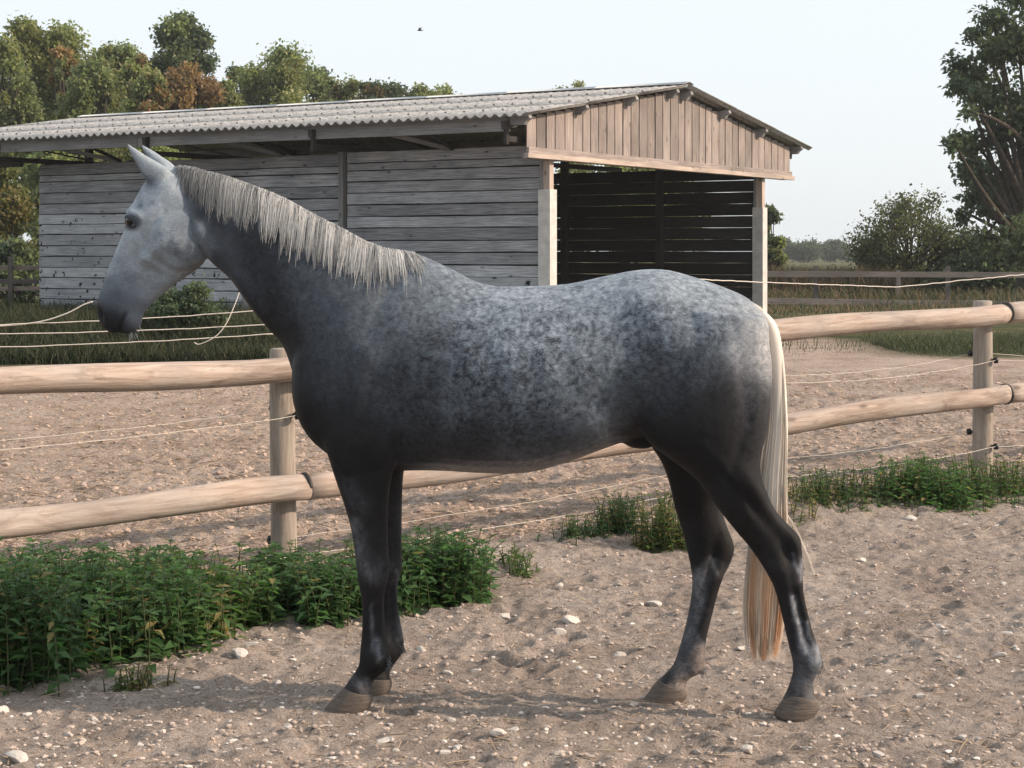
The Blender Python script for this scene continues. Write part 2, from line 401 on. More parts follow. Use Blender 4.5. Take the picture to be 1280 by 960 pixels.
# end wall on the far left and the back wall with open joints
def plank_wall(p0, p1, z0, z1, pitch, gap, mat):
    p0 = Vector(p0); p1 = Vector(p1); L = (p1 - p0).length; ang = math.atan2(p1.y - p0.y, p1.x - p0.x)
    z = z0
    while z < z1 - .05:
        zt = min(z + pitch, z1)
        me = board_mesh(L, zt - z - gap * random.uniform(.5, 1.6), .028, 7, .0035)
        o = obj('board', me, mat, barn, loc=(p0.x, p0.y, z), rot=(0, R(random.uniform(-.1, .1)), ang))
        z = zt
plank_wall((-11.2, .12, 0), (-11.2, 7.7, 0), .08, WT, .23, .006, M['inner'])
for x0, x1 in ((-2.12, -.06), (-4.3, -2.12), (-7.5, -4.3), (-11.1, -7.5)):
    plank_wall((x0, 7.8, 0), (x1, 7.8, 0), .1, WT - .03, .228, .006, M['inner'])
for x in (-2.12, -4.3, -7.5, -11.1):
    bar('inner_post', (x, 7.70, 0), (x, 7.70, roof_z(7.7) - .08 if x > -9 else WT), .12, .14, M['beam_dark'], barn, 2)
# gable posts with pale sleeves
for y in (0.0, 7.8):
    cp_ = bar('corner_post', (.02, y - .03, .0), (.02, y - .03, 2.95), .13, .12, M['beam_pale'], barn, 3)
    bar('post_lining', (-.06, y - .10, 1.2), (-.06, y - .10, 2.95), .05, .05, M['beam_grey'], barn, 3)
    zz = 2.42 if y == 0 else 2.30
    sl = obj('post_sleeve', mesh_np('post_sleeve', *box_np(-.10, .115, y - .13, y + .075, 0, zz), smooth=False), M['sleeve']); sl.parent = cp_; sl.matrix_parent_inverse = cp_.matrix_basis.inverted()
# gable: vertical planks, two bottom strips
GX0 = .14; y = -.86
while y < 8.80:
    wd = random.choice((.25, .26, .27, .285, .30)); y1 = min(y + wd, 8.86)
    zt = min(roof_z(y), roof_z(y1)) - .05; zb = 3.13 - BZ + .0
    me = board_mesh(zt - zb, y1 - y - .028, .024, 4, .003)
    o = obj('gable_plank', me, M['gable'], barn)
    x = Vector((0, 0, 1)); z_ = Vector((0, 1, 0)); yy = z_.cross(x)
    o.matrix_local = Matrix.Translation((GX0 + random.uniform(-.005, .005), y, zb)) @ Matrix((x, yy, z_)).transposed().to_4x4()
    y = y1
bar('gable_trim', (GX0 + .03, -.86, 3.20 - BZ), (GX0 + .03, 8.88, 3.185 - BZ), .035, .105, M['gable'], barn, 10, .003)
bar('gable_beam', (GX0 + .045, -.93, 3.12 - BZ), (GX0 + .045, 8.93, 3.105 - BZ), .07, .075, M['beam_pale'], barn, 10, .003)
bar('gable_tie', (GX0 - .07, -.8, 3.13 - BZ), (GX0 - .07, 8.8, 3.12 - BZ), .1, .1, M['beam_grey'], barn, 8, .003)
# purlins: run the whole length, shaped ends stick out of the gable
for y in (-1.08, .62, 2.25, 3.72, 4.24, 5.75, 7.35, 8.98):
    z = roof_z(y) - .10
    x1 = XR - .06
    Vp = np.array([(x1 - .02, -.045, .075), (x1 - .02, .045, .075), (x1, .045, .02), (x1, -.045, .02), (x1 - .06, .045, -.02), (x1 - .06, -.045, -.02), (x1 - .10, .045, -.075), (x1 - .10, -.045, -.075)])
    # body box from XL to x1-.1 plus carved end
    xs = [XL + .1, x1 - .10]
    Vb = np.array([(xs[0], -.045, -.075), (xs[0], .045, -.075), (xs[0], .045, .075), (xs[0], -.045, .075)])
    Vv = np.concatenate([Vp, Vb])
    Fq = [np.array([[0, 3, 2, 1], [3, 5, 4, 2], [5, 7, 6, 4], [7, 8, 9, 6], [0, 1, 10, 11], [8, 11, 10, 9]]), np.array([[0, 11, 8, 7, 5, 3], [1, 2, 4, 6, 9, 10]])]
    me = mesh_np('purlin', Vv, Fq, smooth=False)
    obj('purlin', me, M['beam_grey'] if y > -1 else M['beam_grey'], barn, loc=(0, y, z))
# front eave beam (fascia) hung on struts, with knee braces
for a, b in ((XL + .1, -7.6), (-7.59, -3.78), (-3.77, .0)):
    bar('eave_beam', (a, -1.12, 3.56 - BZ), (b, -1.12, 3.56 - BZ), .05, .17, M['beam_grey'], barn, 5, .004)
for x in (-.02, -3.72, -7.35, -11.05):
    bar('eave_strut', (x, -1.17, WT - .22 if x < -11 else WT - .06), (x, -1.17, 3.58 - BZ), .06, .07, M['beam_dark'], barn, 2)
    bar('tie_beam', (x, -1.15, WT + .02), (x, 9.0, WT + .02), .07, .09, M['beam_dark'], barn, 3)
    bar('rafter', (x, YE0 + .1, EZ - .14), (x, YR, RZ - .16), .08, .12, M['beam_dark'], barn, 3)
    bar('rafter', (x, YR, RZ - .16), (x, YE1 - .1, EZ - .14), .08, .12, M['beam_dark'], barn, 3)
bar('tie_beam', (-11.9, -.55, WT - .03), (-11.1, -.55, WT - .03), .08, .14, M['beam_dark'], barn, 2)
for x in (-1.88, -5.35, -9.2):
    bar('knee_brace', (x - .35, -1.05, 3.50 - BZ), (x + .05, -.03, WT - .02), .06, .07, M['beam_grey'], barn, 2)
    bar('knee_brace', (x + .42, -1.05, 3.50 - BZ), (x + .1, -.03, WT - .02), .04, .05, M['beam_dark'], barn, 2)
for x in (-6.5, -9.9):
    bar('knee_brace', (x - .4, -.9, 3.52 - BZ), (x + .2, -.1, WT - .02), .03, .03, M['beam_dark'], barn, 2)
bar('left_post', (-13.9, -.2, 0), (-13.9, -.2, 3.55 - BZ), .14, .14, M['beam_dark'], barn, 3)
bar('left_post', (-13.9, 3.9, 0), (-13.9, 3.9, RZ - .2), .14, .14, M['beam_dark'], barn, 3)
# corrugated sheets
def sheet_mesh(W, L, pitch=.177, amp=.026, T=.007, per=8):
    k = int(round(W / pitch * per)); xs = np.linspace(0, W, k + 1); z = amp * np.cos(2 * np.pi * xs / pitch)
    ys = np.array([0, L * .5, L])
    top = np.stack([np.tile(xs, 3), np.repeat(ys, k + 1), np.tile(z, 3)], -1); bot = top.copy(); bot[:, 2] -= T
    n_ = k + 1; i = np.arange(3 * n_).reshape(3, n_)
    q = np.stack([i[:-1, :-1], i[:-1, 1:], i[1:, 1:], i[1:, :-1]], -1).reshape(-1, 4)
    o = 3 * n_; qb = q[:, ::-1] + o
    e0 = np.stack([i[0, 1:], i[0, :-1], i[0, :-1] + o, i[0, 1:] + o], -1)
    e1 = np.stack([i[-1, :-1], i[-1, 1:], i[-1, 1:] + o, i[-1, :-1] + o], -1)
    s0 = np.stack([i[:-1, 0], i[1:, 0], i[1:, 0] + o, i[:-1, 0] + o], -1)
    s1 = np.stack([i[1:, -1], i[:-1, -1], i[:-1, -1] + o, i[1:, -1] + o], -1)
    return mesh_np('roof_sheet', np.concatenate([top, bot]), [np.concatenate([q, qb, e0, e1, s0, s1])])
SW = .177 * 6; ncol = int(round((XR - XL) / SW)); 
slope = (YR - YE0); SLn = math.hypot(slope, RZ - EZ); ang = math.atan2(RZ - EZ, slope)
sm = sheet_mesh(SW, SLn / 3 + .09)
bolt_parts = [ (np.array([(0, 0, .012), (.018, 0, 0), (0, .018, 0), (-.018, 0, 0), (0, -.018, 0)]), [np.array([[0, 1, 2], [0, 2, 3], [0, 3, 4], [0, 4, 1]])]) ]
bolt = mesh_np('roof_bolt', *bolt_parts[0], smooth=False)
bolt.materials.append(M['band'])
for c in range(ncol):
    x0 = XR - (c + 1) * SW
    for r in range(3):
        for side in (0, 1):
            if side == 0:
                d = r * SLn / 3 - (.0 if r == 0 else .09); yy = YE0 + d * math.cos(ang); zz = EZ + d * math.sin(ang) + .008 * r + random.uniform(-.002, .002)
                o = obj('roof_sheet', sm, M['roof'], barn, loc=(x0, yy, zz), rot=(ang, R(random.uniform(-.06, .06)), 0))
            else:
                d = r * SLn / 3 - (.0 if r == 0 else .09); yy = YE1 - d * math.cos(ang); zz = EZ + d * math.sin(ang) + .008 * r
                o = obj('roof_sheet', sm, M['roof'], barn, loc=(x0 + SW, yy, zz), rot=(ang, 0, math.pi))
# bolt rows: joined stuff part
bp = []
for row in (.5, 1.9, 3.7):
    for c in range(int((XR - XL) / .354)):
        x = XR - .177 * 2 * c - .0
        yv = YE0 + row * math.cos(ang); zv = EZ + row * math.sin(ang) + .045
        Vb, Fb = bolt_parts[0]; bp.append((Vb * np.array([1.6, 1.6, 2.5]) + np.array([x, yv, zv]), Fb))
tag(obj('roof_bolts', mesh_np('roof_bolts', *join_parts(bp), smooth=False), M['band'], barn), kind='stuff')
# ridge cap pieces
for c in range(8):
    x0 = XR - .02 - (c + 1) * 1.82
    prof = [(-.16, -.012), (-.08, .015), (0, .03), (.08, .015), (.16, -.012)]
    Vt = np.array([(x, YR + a, RZ + .055 + b) for x in (x0, x0 + 1.86) for a, b in prof]); Vb2 = Vt - np.array([0, 0, .01])
    q = np.array([[i, i + 1, i + 6, i + 5] for i in range(4)])
    ends = np.array([[i, i + 10, i + 11, i + 1] for i in range(4)] + [[i + 5, i + 6, i + 16, i + 15] for i in range(4)] + [[0, 5, 15, 10], [4, 14, 19, 9]])
    me = mesh_np('ridge_cap', np.concatenate([Vt, Vb2]), [np.concatenate([q[:, ::-1], q + 10, ends])])
    obj('ridge_cap', me, M['ridge'], barn, loc=(0, 0, .003 * (c % 2)))
# ------------------------------------------------------------------ near fence
def fpos(s, off=0.0):                    # point on the fence line, off towards the camera
    p = FA + (FB - FA) * s - fnor * off; return p
def pole_mesh(name, L, r0, r1, n=18, seg=14, bumps=.004, round_end=True, flat=0):
    xs = np.linspace(0, L, seg); ph = random.uniform(0, 9)
    rr = np.linspace(r0, r1, seg)
    th = np.arange(n) * 2 * np.pi / n
    V = []
    for i, x in enumerate(xs):
        for t in th:
            r = rr[i] * (1 + bumps / .07 * (math.sin(3 * t + ph + x * 1.1) * .4 + .5 * math.sin(x * 4.1 + 2 * t + ph)))
            e_ = min(1.0, x / .3, (L - x) / .3) if seg > 12 else .5; V.append((x, r * math.cos(t) + .012 * e_ * math.sin(x * 1.9 + ph), r * math.sin(t) + .012 * e_ * math.sin(x * 2.3 + 2 * ph)))
    V = np.array(V); idx = np.arange(len(V)).reshape(seg, n)
    e0 = V[idx[0]].copy(); e0[:, 0] -= .006; e0[:, 1:] *= .86
    e1 = V[idx[-1]].copy(); e1[:, 0] += .006; e1[:, 1:] *= .86
    V = np.concatenate([V, e0, e1]); b = seg * n
    allr = np.vstack([np.arange(b, b + n)[None], idx, np.arange(b + n, b + 2 * n)[None]])
    a = allr[:-1]; c = allr[1:]
    Q = np.stack([a, np.roll(a, -1, 1), np.roll(c, -1, 1), c], -1).reshape(-1, 4)
    return mesh_np(name, V, [Q, allr[:1, ::-1], allr[-1:]])
def place_pole(name, a, b, r0, r1, mat, parent=None, **k):
    a = Vector(a); b = Vector(b); d = b - a
    o = obj(name, pole_mesh(name, d.length, r0, r1, **k), mat, parent)
    x = d.normalized(); up = Vector((0, 0, 1)) if abs(x.z) < .95 else Vector((0, 1, 0))
    y = up.cross(x).normalized(); z = x.cross(y)
    o.matrix_local = Matrix.Translation(a) @ Matrix((x, y, z)).transposed().to_4x4()
    return o
POSTS = {}
post_specs = [(-.545, .0, 1.15, 'round timber fence post at the outer end of the nettle bank'),
              (0.0, .0, 1.155, 'round timber fence post in front of the horse, nettles at its foot'),
              (.575, .06, 1.19, 'round timber fence post behind the horse\'s hind legs'),
              (1.0, .12, 1.20, 'round timber fence post behind the tail with low green weeds at its foot'),
              (1.46, .14, 1.2, 'round timber fence post at the outer end of the low weed strip')]
def reparent(o, p):
    o.parent = p; o.matrix_parent_inverse = p.matrix_basis.inverted(); return o
def insulator(parent, lx, lz, ly):
    V1, F1 = tubes(np.array([[(lx, 0, lz), (lx, ly * .5, lz), (lx, ly, lz)]]), np.array([[.006, .009, .009]]), 8)
    V2, F2 = tubes(np.array([[(lx, ly - .004, lz - .022), (lx, ly, lz), (lx, ly + .002, lz + .02)]]), np.array([[.014, .02, .014]]), 8)
    V, Fs = join_parts([(V1, F1), (V2, F2)])
    return reparent(obj('insulator', mesh_np('insulator', V, Fs), M['insul']), parent)
for s, z0, h, lab in post_specs:
    p = fpos(s)
    e = empty('fence_post', (p[0], p[1], z0), math.atan2(fdir[1], fdir[0])); tag(e, lab, 'fence post', 'round posts of the near fence')
    tk = place_pole('trunk', (0, 0, -.25), (0, 0, h), .07, .066, M['post'], e, seg=10)
    POSTS[s] = (e, z0, h)
    insulator(tk, .03, .82 if s == 0 else .80, -.092); insulator(tk, .03, .10 if s == 0 else .21, -.092)
    insulator(tk, -.02, .845 if s == 0 else .84, .092); insulator(tk, -.03, .16 if s == 0 else .30, .092)
# rails: (s0,z0)->(s1,z1)
def railz(s, top):
    return 1.063 + .173 * s if top else .445 + .238 * s
joints = [-.545, .012, .575, 1.018, 1.46]
raillab = {True: ['pale peeled top rail running past the horse\'s head', 'pale peeled top rail hidden behind the horse\'s shoulder', 'pale peeled top rail from the horse\'s rump to the post behind its tail', 'pale peeled top rail beyond the post behind the tail'],
           False: ['pale peeled lower rail above the nettle bank', 'pale peeled lower rail behind the horse\'s front legs and belly', 'pale peeled lower rail from the horse\'s tail to the post behind it', 'pale peeled lower rail beyond the post behind the tail']}
for top in (True, False):
    for i, (a, b) in enumerate(zip(joints[:-1], joints[1:])):
        pa, pb = fpos(a, .125), fpos(b, .125)
        za, zb = railz(a, top), railz(b, top)
        if a < 0: za = railz(0, top) - (.028 if top else .075)
        a0 = Vector((pa[0], pa[1], za)); b0 = Vector((pb[0], pb[1], zb)); dd_ = (b0 - a0).normalized()
        e = empty('fence_rail', a0); tag(e, raillab[top][i], 'fence rail', 'round rails of the near fence')
        place_pole('pole', dd_ * .004, (b0 - a0) - dd_ * .004, .069, .066, M['pole'], e, seg=30, n=20, bumps=.0075)
        # wire tie at the joint end
        t = place_pole('wire_tie', (b0 - a0) - dd_ * .012, (b0 - a0) - dd_ * .002, .073, .073, M['band'], e, seg=2, n=20, bumps=0)
# electric cords of the near fence
def cord(name, pts, r, label, group, sag=.03, kinks=.0022):
    out = []
    for a, b in zip(pts[:-1], pts[1:]):
        a = np.array(a); b = np.array(b)
        for t in np.linspace(0, 1, 24, endpoint=False):
            q = a + (b - a) * t; q[2] -= sag * 4 * t * (1 - t); q = q + rng.normal(0, kinks, 3) * (0 < t < 1); out.append(q)
    out.append(np.array(pts[-1]))
    Vc, Fc = tubes(np.array([out]), np.full((1, len(out)), r), 5)
    return tag(obj(name, mesh_np(name, Vc, Fc), M['wire']), label, 'fence cord', group)
def wire_pts(off, zs):
    o = []
    for (s, z0, h, _), z in zip(post_specs, zs):
        p = fpos(s, off) + fdir * .03; o.append((p[0], p[1], z0 + z))
    return o
cord('electric_cord', wire_pts(.10, [.76, .82, .80, .80, .80]), .0015, 'upper white electric cord on the track side of the round posts', 'electric cords of the near fence', .05)
cord('electric_cord', wire_pts(.10, [.02, .10, .21, .21, .2]), .0016, 'lowest white electric cord on the track side above the weeds', 'electric cords of the near fence', .035)
cord('electric_cord', wire_pts(-.10, [.80, .845, .84, .84, .84]), .0013, 'upper white electric cord on the paddock side of the round posts', 'electric cords of the near fence', .06)
cord('electric_cord', wire_pts(-.10, [.10, .16, .30, .30, .3]), .0013, 'lower white electric cord on the paddock side of the round posts', 'electric cords of the near fence', .04)

# ------------------------------------------------------------------ horse
HD = lambda px: 6.77 - (px - 450) * .00026             # distance of the horse's middle plane
LAT = np.array([.088, .996, 0.0])
def H(px, py, off=0.0):
    return P(px, py, HD(px) + off)
def catmull(A, sub):
    A = np.asarray(A, float); n = len(A); out = []
    for i in range(n - 1):
        p0 = A[max(i - 1, 0)]; p1 = A[i]; p2 = A[i + 1]; p3 = A[min(i + 2, n - 1)]
        for t in np.linspace(0, 1, sub, endpoint=False):
            out.append(.5 * ((2 * p1) + (-p0 + p2) * t + (2 * p0 - 5 * p1 + 4 * p2 - p3) * t * t + (-p0 + 3 * p1 - 3 * p2 + p3) * t ** 3))
    out.append(A[-1]); return np.array(out)
def loft(rings, n=28, sub=4):
    """rings: (fx,fy,bx,by,hw,off,wide,eu,el): first point, second point in px, half width, lateral offset,
    place of the widest line (0..1 from first to second), exponents of the two halves"""
    A = catmull([list(r) + [0] * 0 for r in rings], sub)
    V = []
    for fx, fy, bx, by, hw, off, wd, eu, el in A:
        p = H(fx, fy, off); q = H(bx, by, off)
        for k in range(n):
            th = 2 * math.pi * k / n
            t = .5 - .5 * math.cos(th)
            # superelliptic width
            if t < wd: f = max(0, 1 - ((wd - t) / wd) ** 2) ** eu
            else: f = max(0, 1 - ((t - wd) / (1 - wd)) ** 2) ** el
            sgn = 1 if math.sin(th) > 1e-9 else (-1 if math.sin(th) < -1e-9 else 0)
            V.append(p + (q - p) * t + LAT * hw * f * sgn)
    V = np.array(V); m = len(A); idx = np.arange(m * n).reshape(m, n)
    a = idx[:-1]; b = idx[1:]
    Q = np.stack([a, np.roll(a, -1, 1), np.roll(b, -1, 1), b], -1).reshape(-1, 4)
    c0 = V[idx[0]].mean(0); c1 = V[idx[-1]].mean(0)
    V = np.concatenate([V, [c0, c1]]); k0, k1 = m * n, m * n + 1
    T = np.array([[k0, idx[0][(i + 1) % n], idx[0][i]] for i in range(n)] + [[k1, idx[-1][i], idx[-1][(i + 1) % n]] for i in range(n)])
    return V, [Q, T]
def ring(fx, fy, bx, by, hw, off=0.0, wd=.5, eu=.5, el=.5): return (fx, fy, bx, by, hw, off, wd, eu, el)
trunk = [ring(x, a, x, b, hw, 0, wd, eu, el) for x, a, b, hw, wd, eu, el in [
    (369.5, 455, 495, .06, .5, .5, .5), (376, 425, 520, .14, .5, .5, .5), (390, 400, 547, .19, .5, .5, .5), (415, 375, 570, .212, .55, .5, .48), (450, 350, 585, .215, .55, .55, .5),
    (485, 322, 589, .232, .55, .7, .45), (515, 315, 588, .250, .56, .8, .45), (555, 331, 588, .272, .56, .72, .45), (605, 355, 590.5, .295, .55, .58, .45),
    (660, 357.5, 590, .308, .52, .5, .45), (710, 354.5, 577, .308, .50, .5, .45), (760, 344, 559, .298, .46, .5, .45), (800, 337, 546, .285, .42, .52, .45),
    (835, 337.5, 540, .282, .42, .52, .45), (870, 347, 550, .270, .45, .5, .45), (905, 359, 555, .245, .45, .5, .45), (932, 371, 545, .205, .45, .5, .5),
    (950, 387, 520, .15, .45, .5, .5), (960, 402, 490, .08, .5, .5, .5)]]
neck = [ring(a, b, c, d, hw, 0, wd, .75, .5) for a, b, c, d, hw, wd in [
    (215, 207, 256, 318, .055, .6), (232, 206, 268, 331, .072, .6), (252, 211, 277, 338, .078, .6), (290, 222.5, 293, 353, .083, .6), (335, 239, 313, 382, .092, .6), (380, 262, 335, 410, .108, .6),
    (425, 285, 354, 432, .135, .6), (470, 309, 366, 462, .17, .58), (512, 316, 382, 515, .20, .55), (540, 330, 410, 560, .21, .55)]]
head = [ring(a, b, c, d, hw, 0, wd, eu, .5) for a, b, c, d, hw, wd, eu in [
    (205, 208, 238, 232, .04, .5, .5), (192, 215, 250, 262, .075, .5, .5), (182, 228, 257, 292, .086, .45, .42), (172, 245, 259, 313, .097, .4, .38), (163, 263, 255, 328, .101, .38, .36), (157, 286, 243, 339, .088, .42, .4), (147, 310, 226, 350, .072, .42, .42),
    (137, 333, 207, 365, .060, .45, .45), (128, 357, 191, 379, .056, .5, .5), (121.5, 378, 180, 391, .059, .5, .5), (122, 394, 177, 402, .057, .5, .5), (128, 408, 173, 411, .045, .5, .5), (138, 416.5, 164, 417.5, .025, .5, .5)]]
def leg(rows): return [ring(a, b, c, d, hw, off) for a, b, c, d, hw, off in rows]
nf = leg([(430, 425, 525, 440, .085, -.135), (420, 480, 522, 490, .10, -.135), (408, 530, 513, 535, .103, -.138), (408, 562, 500, 566, .096, -.142), (416, 588, 491, 592, .086, -.145), (425, 613, 486.5, 617, .075, -.145),
          (433, 636, 485, 640, .064, -.143), (440, 662, 484.5, 664, .055, -.14), (443.5, 686, 485.5, 688, .051, -.138), (445.5, 704, 487, 706, .052, -.137), (447.5, 720, 485.5, 722, .047, -.136), (450, 736, 481.5, 738, .040, -.135),
          (452.5, 757, 480.5, 758, .034, -.135), (452.5, 782, 482, 783, .034, -.135), (451, 804, 485, 806, .039, -.134), (449.5, 819, 487.5, 822, .042, -.134), (448, 832, 484, 836, .040, -.134),
          (439, 846, 468, 850, .035, -.134), (431, 858, 464, 864, .042, -.134), (424, 868, 463, 874, .045, -.134)])
ff = leg([(435, 470, 520, 480, .085, .14), (425, 540, 515, 545, .095, .14), (436, 585, 505, 589, .08, .135), (448, 614, 503, 617, .068, .132), (455, 638, 502.5, 640, .06, .13), (461, 665, 502, 667, .053, .13), (464, 690, 502, 692, .049, .13),
          (465, 706, 503, 709, .049, .13), (467, 720, 499, 722, .043, .13), (470, 738, 497, 740, .037, .13), (470.5, 757, 497.5, 758, .034, .13), (470, 779, 501.5, 780, .034, .13), (468, 799, 505, 802, .039, .13), (466, 812, 504, 815, .04, .13),
          (461, 824, 495, 828, .037, .13), (455, 834, 487, 840, .036, .13), (449, 844, 488, 848, .043, .13), (445, 850, 487, 855, .044, .13)])
nh = leg([(835, 385, 955, 395, .10, -.15), (800, 445, 964, 450, .128, -.152), (790, 500, 964, 500, .130, -.152), (806, 545, 959, 540, .118, -.152), (836, 572, 952, 566, .100, -.15), (868, 597, 951, 592, .083, -.146),
          (893, 630, 958, 614, .069, -.14), (914, 657, 969, 637, .058, -.133), (935, 682, 985, 655, .050, -.128), (950, 703, 1000, 671, .046, -.124), (960, 719, 1002.5, 692, .049, -.122), (967.5, 735, 1003.5, 718, .046, -.12),
          (974, 757, 1005, 742, .037, -.12), (981, 787, 1011.5, 773, .034, -.12), (986.5, 811, 1018.5, 797, .038, -.12), (990, 824, 1025, 815, .043, -.12), (991, 837, 1027, 833, .041, -.12),
          (988, 850, 1018, 849, .035, -.12), (983, 864, 1018, 866, .043, -.12), (977, 874, 1020, 880, .046, -.12)])
fh = leg([(800, 440, 935, 445, .11, .14), (795, 500, 935, 505, .115, .14), (811, 550, 928, 548, .102, .14), (827, 578, 917, 576, .086, .136), (837, 606, 909, 603, .073, .132), (843, 634, 903, 633, .062, .13),
          (851, 658, 908, 655, .053, .125), (858.5, 688, 918, 682, .048, .12), (862.5, 706, 914, 702, .049, .118), (865, 725, 904.5, 721, .045, .117), (863.5, 747, 897, 744, .037, .117), (857, 780, 889, 775, .034, .117),
          (850, 806, 883, 800, .038, .117), (845, 822, 881.5, 820, .042, .117), (838, 835, 880, 838, .04, .117), (827, 846, 861, 849, .036, .117), (817, 857, 858, 861, .044, .117), (811, 864, 857, 869, .046, .117)])
def ear(rows, off0, off1):
    k = len(rows); return [ring(a, b, c, d, hw, off0 + (off1 - off0) * i / (k - 1), .6, .5, .5) for i, (a, b, c, d, hw) in enumerate(rows)]
near_ear = ear([(191, 238, 214, 215, .022), (183, 226, 208, 209, .024), (175, 214, 197, 202, .024), (167.5, 201, 184, 195, .020), (161.5, 190, 172, 187, .013), (157, 179.5, 161, 180, .005)], -.045, -.058)
far_ear = ear([(200, 226, 222, 211, .022), (192, 212, 214, 203, .024), (185, 200, 203, 196, .022), (179, 190, 191, 188, .016), (174.5, 180, 178.5, 181, .006)], .045, .06)
def blob(px, py, off, rx, ry, rz, n=14):
    th = np.linspace(0, np.pi, n); ph = np.arange(2 * n) * np.pi / n
    c = H(px, py, off); V = [c + np.array([rx * math.sin(t) * math.cos(p), ry * math.sin(t) * math.sin(p), rz * math.cos(t)]) for t in th[1:-1] for p in ph]
    m, k = n - 2, 2 * n; idx = np.arange(m * k).reshape(m, k)
    Q = np.stack([idx[:-1], idx[1:], np.roll(idx[1:], -1, 1), np.roll(idx[:-1], -1, 1)], -1).reshape(-1, 4)
    V = np.array(V + [c + np.array([0, 0, rz]), c - np.array([0, 0, rz])]); a, b = m * k, m * k + 1
    T = np.array([[a, idx[0][i], idx[0][(i + 1) % k]] for i in range(k)] + [[b, idx[-1][(i + 1) % k], idx[-1][i]] for i in range(k)])
    return V, [Q, T]
extra = [blob(225, 303, 0, .062, .098, .075), blob(800, 545, .0, .075, .05, .045)]
parts = [loft(trunk, 40), loft(neck, 32), loft(head, 32), loft(nf), loft(ff), loft(nh), loft(fh), loft(near_ear, 20), loft(far_ear, 20)] + extra
V, Fs = join_parts(parts)
hm = mesh_np('horse_raw', V, Fs); ho = bpy.data.objects.new('horse_raw', hm); C.objects.link(ho)
md = ho.modifiers.new('r', 'REMESH'); md.mode = 'VOXEL'; md.voxel_size = .0072; md.use_smooth_shade = True
dg = bpy.context.evaluated_depsgraph_get(); dg.update()
hme = bpy.data.meshes.new_from_object(ho.evaluated_get(dg)); bpy.data.objects.remove(ho); hme.name = 'body'
nv = len(hme.vertices); co = np.zeros(nv * 3, np.float32); hme.vertices.foreach_get('co', co); co = co.reshape(-1, 3).astype(float)
ed = np.zeros(len(hme.edges) * 2, np.int32); hme.edges.foreach_get('vertices', ed); ed = ed.reshape(-1, 2)
deg = np.bincount(ed.ravel(), minlength=nv).astype(float)
def hpx(co):                               # horse-plane pixel of a vertex (independent of its side)
    px = np.full(len(co), 640.0)
    for _ in range(3): px = CX + co[:, 0] / HD(px) * F
    return px, HY + (CAMH - co[:, 2]) / HD(px) * F, co[:, 1] - HD(px)
def laplace(co, it, wgt, lam=.5):
    for _ in range(it):
        s = np.zeros_like(co)
        for k in range(3):
            s[:, k] = np.bincount(ed[:, 0], co[ed[:, 1], k], nv) + np.bincount(ed[:, 1], co[ed[:, 0], k], nv)
        co = co + lam * wgt[:, None] * (s / deg[:, None] - co)
    return co
hx, hy, hl = hpx(co)
wt = sstep(620, 540, hy) * sstep(290, 380, hx)
for _ in range(28): co = laplace(co, 1, wt, .5); co = laplace(co, 1, wt, -.515)
for _ in range(3): co = laplace(co, 1, np.ones(nv), .5); co = laplace(co, 1, np.ones(nv), -.52)
hx, hy, hl = hpx(co)
co = laplace(co, 70, np.exp(-.5 * (((hx - 410) / 26) ** 2 + ((hy - 525) / 42) ** 2)))
co = laplace(co, 2, np.ones(nv) * np.where((hx < 225) & (hy < 235), .45, 1.0))
